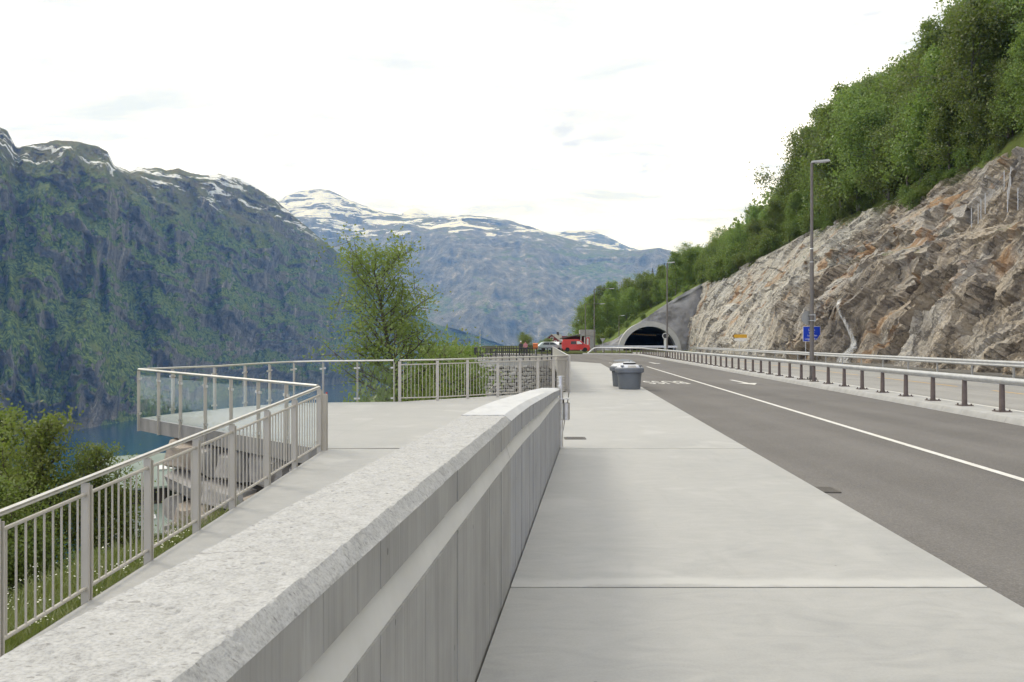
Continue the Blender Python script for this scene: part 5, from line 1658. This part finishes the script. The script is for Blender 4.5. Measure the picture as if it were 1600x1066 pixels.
conic = lambda f: (1.0 - f) ** .75 * .95 + .1
oval = lambda f: math.sin(math.pi * (0.12 + 0.86 * f)) ** .8
vase = lambda f: .95 - .6 * f if f > .3 else .9
proto('poplar', 'leaf_big', 'bark', seed=3, h=11.2, tr=.17, spread=3.6, nl=56, nsub=9, leaf=.115, nleaf=18000, up=.75, prof=lambda f: float(np.interp(f, [0, .2, .38, .5, .58, .75, .9, 1], [.6, 1.0, 1.1, .85, .72, .82, .75, .45])), low=.16, clump=.16, lean=.02)
proto('alder', 'leaf_left', 'bark', seed=5, h=6.2, tr=.12, spread=1.9, nl=30, nsub=8, leaf=.095, nleaf=21000, up=.9, prof=oval, low=.1, clump=.25, stems=2)
for k in range(6):
    proto(f'birch{k}', 'leaf_wood', 'birchbark', seed=20 + k, h=9.0 + k % 3, tr=.12, spread=3.0 + .35 * (k % 3), nl=30, nsub=8, leaf=.2, nleaf=12000, up=.6 + .2 * (k % 2), prof=oval if k % 2 else vase, low=.04 + .06 * (k % 3), droop=.3 if k % 2 else .12, clump=.27, lean=.11, stems=2 if k in (1, 4) else 1)
proto('tallbirch', 'leaf_wood', 'birchbark', seed=41, h=12.0, tr=.15, spread=2.6, nl=28, nsub=7, leaf=.19, nleaf=8000, up=.7, prof=oval, low=.3, droop=.35, clump=.22)
for k in range(3):
    proto(f'bush{k}', 'leaf_bush', 'bark', seed=60 + k, h=2.6, tr=.05, spread=1.3, nl=16, nsub=6, leaf=.15, nleaf=3200, up=.7, prof=oval, low=.03, clump=.35, stems=3)


def spruce(seed, h):
    r = np.random.default_rng(seed); V = []; wood = MB().tube([(0, 0, 0), (0, 0, h)], [.16, .02], 6, False)
    z = .5
    while z < h * .99:
        f = z / h; L = (1 - f) ** .85 * h * .2 + .12; n = 9 if f < .8 else 6; a0 = r.uniform(0, 6.28)
        for k in range(n):
            a = a0 + 6.283 * k / n + r.uniform(-.25, .25); l = L * r.uniform(.75, 1.12)
            d = np.array([math.cos(a), math.sin(a), -.28 + .25 * f]); s = np.array([-math.sin(a), math.cos(a), 0])
            b0 = np.array([0, 0, z + r.uniform(-.15, .15)])
            for q in range(3):
                w_ = l * .2; c0 = b0 + d * l * (q * .3 + .05); c1 = b0 + d * l * min(1, q * .3 + .48) + np.array([0, 0, -.08 * q])
                tw = r.uniform(-.1, .1)
                V += [c0 - s * w_ * .8 + [0, 0, tw], c0 + s * w_ * .8 + [0, 0, -tw], c1 + s * w_ * .35 + [0, 0, -.12], c1 - s * w_ * .35 + [0, 0, -.14]]
        z += .33 + .25 * (1 - f)
    V = np.array(V); return wood, V, np.arange(len(V)).reshape(-1, 4)


for k in range(2):
    wd_, V, Fq = spruce(80 + k, 11.0)
    PROTO[f'spruce{k}'] = (wd_.mesh('trunk', M['bark']), np_mesh('crown', V, Fq, M['needle']))

gz = lambda x, y: float(ground_z(np.array(float(x)), np.array(float(y))))
# the tall tree beyond the balustrade
tree('poplar', 'poplar_tree', 'tall airy green tree rising behind the glass balustrade', 'tree', (-3.9, 35.2, -4.75), (1.0, 1.0, .88), 0.4)
# near-left clump
for i, (x, y, top, rz, lab) in enumerate([(-11.2, 18.6, -.25, 0, 'leafy alder with the highest crown among those left of the ramp railing'), (-12.9, 19.8, -.3, 1.3, 'leafy alder at the far left edge behind the ramp railing'),
                                          (-9.3, 18.8, -.85, 2.2, 'alder nearest the fjord water at the right of the left clump'), (-9.2, 15.6, -1.05, 3.0, 'low alder in front of the clump, seen through the ramp railing bars'), (-10.8, 14.6, -.9, 4.2, 'dense dark alder low at the left picture edge behind railing bars'),
                                          (-7.9, 15.4, -2.2, 5.1, 'small alder in front of the green roofed building')]):
    z = gz(x, y) - .2; h = top - z
    tree('alder', 'alder_tree', lab, 'tree', (x, y, z), h / 6.0, rz, 'alders left of the ramp')
# bushes right of the tall tree and by the car park
for i, (x, y, top, lab) in enumerate([(-3.3, 38, .55, 'bush just right of the tall tree behind the bar railing'), (-4.6, 33, -.4, 'bush under the tall tree seen through the glass'), (-3.1, 42, .35, 'bush between the tall tree and the rubble wall'), (-3.2, 31, -.2, 'low bush behind the left posts of the plaza railing'), (-5.9, 31.5, -1.0, 'bush behind the left glass panes under the tall tree'),
                                      (-4.3, 62, 1.0, 'rounded bush left of the black car park fence'), (-4.9, 52, .2, 'bush at the left foot of the pale rubble wall')]):
    z = gz(x, y) - .3; h = max(1.0, top - z)
    tree(f'bush{i % 3}', 'bush', lab, 'bush', (x, y, z), (h / 2.7 * .55, h / 2.7 * .55, h / 2.7), i * 1.7, 'bushes on the slope beyond the terrace')
tree('birch1', 'round_tree', 'small rounded tree beyond the black car park fence', 'tree', (2.2, 120, -.6), .36, 1.0)
tree('bush1', 'bush', 'bush left of the maroon house beyond the orange litter box', 'bush', (4.6, 130, -.2), (.75, .75, .62), 1.0)
tree('bush2', 'bush', 'bush beside the maroon house gable', 'bush', (6.4, 150, -.2), (.9, .9, .85), 2.0)
tree('bush0', 'bush', 'yellowish bush between the maroon house and the kiosk', 'bush', (12.2, 165, -.3), (1.0, 1.0, 1.15), 2.0)

# the wood above the rock face
cnt = 0; placed = []


def pxy(x, y, z):
    return 800 + F_PX * x / y, HY - F_PX * (z - 1.75) / y


def zone(px, o, s, kind, sc=1.0):
    if kind == 'spruce': return 'dark pointed spruce in the far row behind the tunnel'
    if s > 141:
        sz_ = 'small ' if sc < .68 else ('tall ' if sc > .84 else '')
        return sz_ + ('leafy tree left of the tunnel behind the red kiosk' if px < 960 else ('leafy tree on the slope left of the lamp before the tunnel' if px < 1030 else ('leafy tree high on the slope right of the lamp before the tunnel' if px < 1100 else 'leafy tree above the join of sprayed rock and rock face')))
    row = 'at the wood edge' if o < 41 else ('inside the wood' if o < 52 else 'high in the wood')
    where = 'over the far left rock face' if px < 1200 else ('above the rock face behind the tall lamp' if px < 1330 else ('above the rock face right of the tall lamp' if px < 1470 else 'above the right end of the rock face'))
    sz_ = 'small ' if sc < .92 else ('tall ' if sc > 1.12 else '')
    return f'{sz_}birch {row} {where}'


def plant(o, s, key, name, sc, kind, cat='tree', dz=-.25, lab=None, grp=None):
    global cnt
    x, y = o + K * s, s; z = float(hill_z(np.array(o), np.array(s))) + dz
    px, py = pxy(x, y, z)
    if px > 1790 or px < 850: return
    l = lab or zone(px, o, s, kind, sc if isinstance(sc, float) else sc[2])
    tree(key, name, l, cat, (x, y, z), sc, rng.uniform(0, 6.28), grp or l.replace('birch ', 'birches ').replace('leafy tree', 'leafy trees').replace('dark pointed spruce', 'dark pointed spruces'))
    cnt += 1


for row, (o0, ds, h0, h1) in enumerate(((38.2, 3.4, .72, 1.05), (41.6, 3.9, .9, 1.22), (46.0, 4.6, .95, 1.3), (51.5, 5.4, .95, 1.35), (58, 6.2, 1.0, 1.4), (66, 7.5, 1.0, 1.4))):
    s = 52 + row * 6
    while s < 139:
        o = o0 + rng.uniform(-1.3, 1.3) + (1.2 if s < 75 and row == 0 else 0)
        sc = rng.choice((rng.uniform(h0, h1), rng.uniform(h0 * .8, h1 * 1.22))) * (1.06 + .17 * (s > 92))
        plant(o, s, f'birch{rng.randrange(6)}', 'birch_tree', (sc * rng.uniform(.9, 1.15), sc * rng.uniform(.9, 1.15), sc), 'birch')
        s += ds * rng.uniform(.7, 1.35)
plant(38.3, 125.5, 'tallbirch', 'birch_tree', 1.5, 'b', lab='tall slender birch rising above the wood behind the tall lamp head', grp='tall single birches')
plant(44.0, 84.0, 'tallbirch', 'birch_tree', 1.35, 'b', lab='tall thin birch against the sky at the top right corner', grp='tall single birches')
for row, (o0, ds) in enumerate(((20.5, 4.6), (25, 5), (30, 5.5), (36, 6), (43, 7), (52, 8), (62, 9))):
    s = 150 + row * 2
    while s < 236:
        o = o0 + rng.uniform(-1.6, 1.6)
        sc = rng.uniform(.55, .95)
        if o < 23 + 5 * (s < 172) and s < 186:
            s += 5; continue
        plant(o, s, f'birch{rng.randrange(6)}', 'leafy_tree', sc, 'leafy')
        s += ds * 1.5 * rng.uniform(.75, 1.3)
for o, s, sc in ((30, 137, .7), (33, 134, .8), (36, 131, .85), (33, 128, .7), (36.5, 124, .8), (37, 119, .8), (34.5, 122, .65), (31.5, 131, .6)):
    plant(o, s, f'birch{rng.randrange(6)}', 'birch_tree', sc, 'birch')
for o, s, sc in ((5.2, 196, .95), (7.0, 188, 1.0), (8.6, 199, 1.1), (10.6, 190, .95), (12.4, 203, 1.1), (14.5, 192, .85), (6.2, 208, 1.15), (10.0, 212, 1.2), (15, 214, 1.1), (18, 200, 1.0)):
    plant(o, s, f'birch{rng.randrange(6)}', 'leafy_tree', sc, 'leafy')
for row, (o0, h) in enumerate(((15, .9), (20, .95), (25.5, 1.0), (31, 1.0), (36.5, 1.0), (42, 1.0))):
    s = 244
    while s < 330:
        plant(o0 + rng.uniform(-1.5, 1.5), s + row * 3, f'spruce{rng.randrange(2)}', 'spruce_tree', h * rng.uniform(.75, 1.1), 'spruce')
        s += 8.5 * rng.uniform(.8, 1.25)
# bushes along the lip of the rock face and above the portal
s = 50
while s < 139:
    o = 38.4 - 13.6 * float(smooth(np.float64(s), 108, 138)) + rng.uniform(-.8, 1.6)
    plant(o, s, f'bush{rng.randrange(3)}', 'bush', rng.uniform(.7, 1.5), 'b', 'bush', -.1, 'low bush on the lip of the rock face under the birches', 'bushes on the lip of the rock face')
    s += rng.uniform(1.3, 3.2)
for o, s, sc in ((14.5, 148, .45), (19, 147, .5), (22, 146, .6), (25, 147, .9), (28, 145, .9), (31, 146, 1.0), (7.5, 165, .8), (10, 172, .9), (13, 165, .55), (34, 144, .9), (5.5, 172, 1.2)):
    plant(o, s, f'bush{rng.randrange(3)}', 'bush', sc, 'b', 'bush', -.2, 'bright green bush on the grassy slope above the tunnel mouth', 'bushes on the grassy slope above the tunnel')

bl = 0
for s, v0 in [(s_, v_) for s_ in np.arange(46, 136, 1.5) for v_ in (.80, .86, .91, .955)]:
    dens = vn(np.array([s / 7.0, v0 * 6, 2.2]), 77) + (v0 - .86) * 3.0 + .35 * math.exp(-((s - 74) / 5) ** 2)
    if dens < .66 + .1 * rng.random() or (s > 112 and v0 < .9): continue
    p = cliff(np.array([s + rng.uniform(-.6, .6)]), np.array([v0 + rng.uniform(-.02, .02)]))[0]
    px, py = pxy(*p)
    if not 900 < px < 1760: continue
    sc = rng.uniform(.4, .8) * (1 + (v0 - .8) * 2.5)
    tree(f'bush{bl % 3}', 'bush', 'green bush rooted in the upper rock face below the birches' if v0 < .9 else 'low bush on the lip of the rock face under the birches', 'bush', (p[0], p[1], p[2] - .25), (sc, sc, sc * rng.uniform(.7, 1.1)), rng.uniform(0, 6.28), 'bushes rooted in the upper rock face' if v0 < .9 else 'bushes on the lip of the rock face')
    bl += 1
s = 52
while s < 112:
    plant(41.5 + rng.uniform(-1.2, 2.5), s, f'bush{rng.randrange(3)}', 'bush', rng.uniform(1.1, 1.9), 'b', 'bush', -.3, 'tall shrub between the birch trunks above the rock face', 'shrubs between the birch trunks')
    s += rng.uniform(2.0, 4.2)
# far wood above and behind the individual trees: one mass
V = []; base_v = np.array([(-.5, -.5, 0), (.5, -.5, 0), (.5, .5, 0), (-.5, .5, 0)])
n = 26000
oo = nrg.uniform(70, 210, n); sq = nrg.uniform(70, 360, n)
cell = np.floor(oo / 6.5) * 1000 + np.floor(sq / 6.5)
cx = (np.floor(oo / 6.5) + .5) * 6.5 + 2.5 * np.sin(cell * 12.9); cy = (np.floor(sq / 6.5) + .5) * 6.5 + 2.5 * np.sin(cell * 78.2)
hh = 9 + 3 * np.sin(cell * 3.7)
d3 = unit(nrg.normal(0, 1, (n, 3))) * (nrg.uniform(.55, 1, n) ** .5)[:, None]
P = st(cx + K * cy, cy, hill_z(cx, cy) + hh * .58) + d3 * st(2.9 + 0 * hh, 2.9 + 0 * hh, hh * .45)
ax = unit(nrg.normal(0, 1, (n, 3))); o2 = unit(np.cross(ax, nrg.normal(0, 1, (n, 3)))); sz = nrg.uniform(.5, 1.0, n)[:, None]
V = np.stack([P - ax * sz, P + o2 * sz * .7, P + ax * sz, P - o2 * sz * .7], 1).reshape(-1, 3)
fw = obj('far_woods', np_mesh('far_woods', V, np.arange(n * 4).reshape(-1, 4), M['leaf_wood'])); fw['kind'] = 'stuff'; fw['label'] = 'mass of broadleaf wood high on the slope'

# grass and flowers beside the ramp
n = 26000
yy = nrg.uniform(3.0, 17.0, n); d = nrg.uniform(0, 1, n) ** 1.5 * 8.0 + .04
xx = np.interp(yy, [3, 6, 13.2, 15, 17.5], [-3.95, -3.65, -3.1, -4.8, -6.9]) - d
keep = ~((yy > 12.6) & (d < 1.3))
xx, yy = xx[keep], yy[keep]; n = len(xx)
zz = ground_z(xx, yy)
hgt = (.12 + .32 * vn(st(xx / 1.1, yy / 1.1, xx * 0), 5) ** 1.5) * nrg.uniform(.6, 1.4, n) * np.clip(.35 + d[keep] / 1.0, 0, 1)
a = nrg.uniform(0, 6.283, n); le = nrg.normal(0, .35, (n, 2)) * hgt[:, None]
wv = st(np.cos(a), np.sin(a), 0 * a) * nrg.uniform(.006, .012, n)[:, None]
B = st(xx, yy, zz - .02); Md = B + st(le[:, 0] * .3, le[:, 1] * .3, hgt * .6); T = B + st(le[:, 0], le[:, 1], hgt)
V = np.stack([B - wv, B + wv, Md + wv * .8, Md - wv * .8, Md - wv * .8, Md + wv * .8, T + wv * .12, T - wv * .12], 1).reshape(-1, 3)
gr_ = obj('grass', np_mesh('grass', V, np.arange(n * 8).reshape(-1, 4), M['blade'])); gr_['kind'] = 'stuff'; gr_['label'] = 'tall meadow grass on the bank beside the ramp'
n = 420
yy = nrg.uniform(3.5, 14, n); xx = ramp_edge(yy) - .2 - nrg.uniform(0, 1, n) ** 1.3 * 6; zz = ground_z(xx, yy) + nrg.uniform(.15, .5, n)
cl = vn(st(xx / 1.3, yy / 1.3, xx * 0), 15) > .5
xx, yy, zz = xx[cl], yy[cl], zz[cl]; n = len(xx)
P = np.repeat(st(xx, yy, zz), 4, 0) + nrg.normal(0, .03, (n * 4, 3)) * [1, 1, .4]
ax = unit(nrg.normal(0, 1, (n * 4, 3)) * [1, 1, .3]); o2 = unit(np.cross(ax, nrg.normal(0, .3, (n * 4, 3)) + [0, 0, 1])); sz = nrg.uniform(.006, .013, n * 4)[:, None]
V = np.stack([P - ax * sz, P + o2 * sz, P + ax * sz, P - o2 * sz], 1).reshape(-1, 3)
fl = obj('meadow_flowers', np_mesh('meadow_flowers', V, np.arange(n * 16).reshape(-1, 4), M['flower'])); fl['kind'] = 'stuff'; fl['label'] = 'small white meadow flowers among the grass by the ramp'

# ================================================================== HAZE
hz = MB().box((0, 5400, 745), (17900, 15900, 2060))
hm = bpy.data.materials.new('haze_air'); hm.use_nodes = True; nt = hm.node_tree; nt.nodes.clear()
pvn = nd(nt, 'ShaderNodeVolumePrincipled', {'Color': (0.15, 0.37, 1.0, 1), 'Density': HAZE_D, 'Anisotropy': 0.0, 'Absorption Color': (1, 1, 1, 1)})
nt.links.new(pvn.outputs[0], nd(nt, 'ShaderNodeOutputMaterial').inputs['Volume'])
ho = obj('haze', hz.mesh('haze', hm, False)); ho['kind'] = 'stuff'
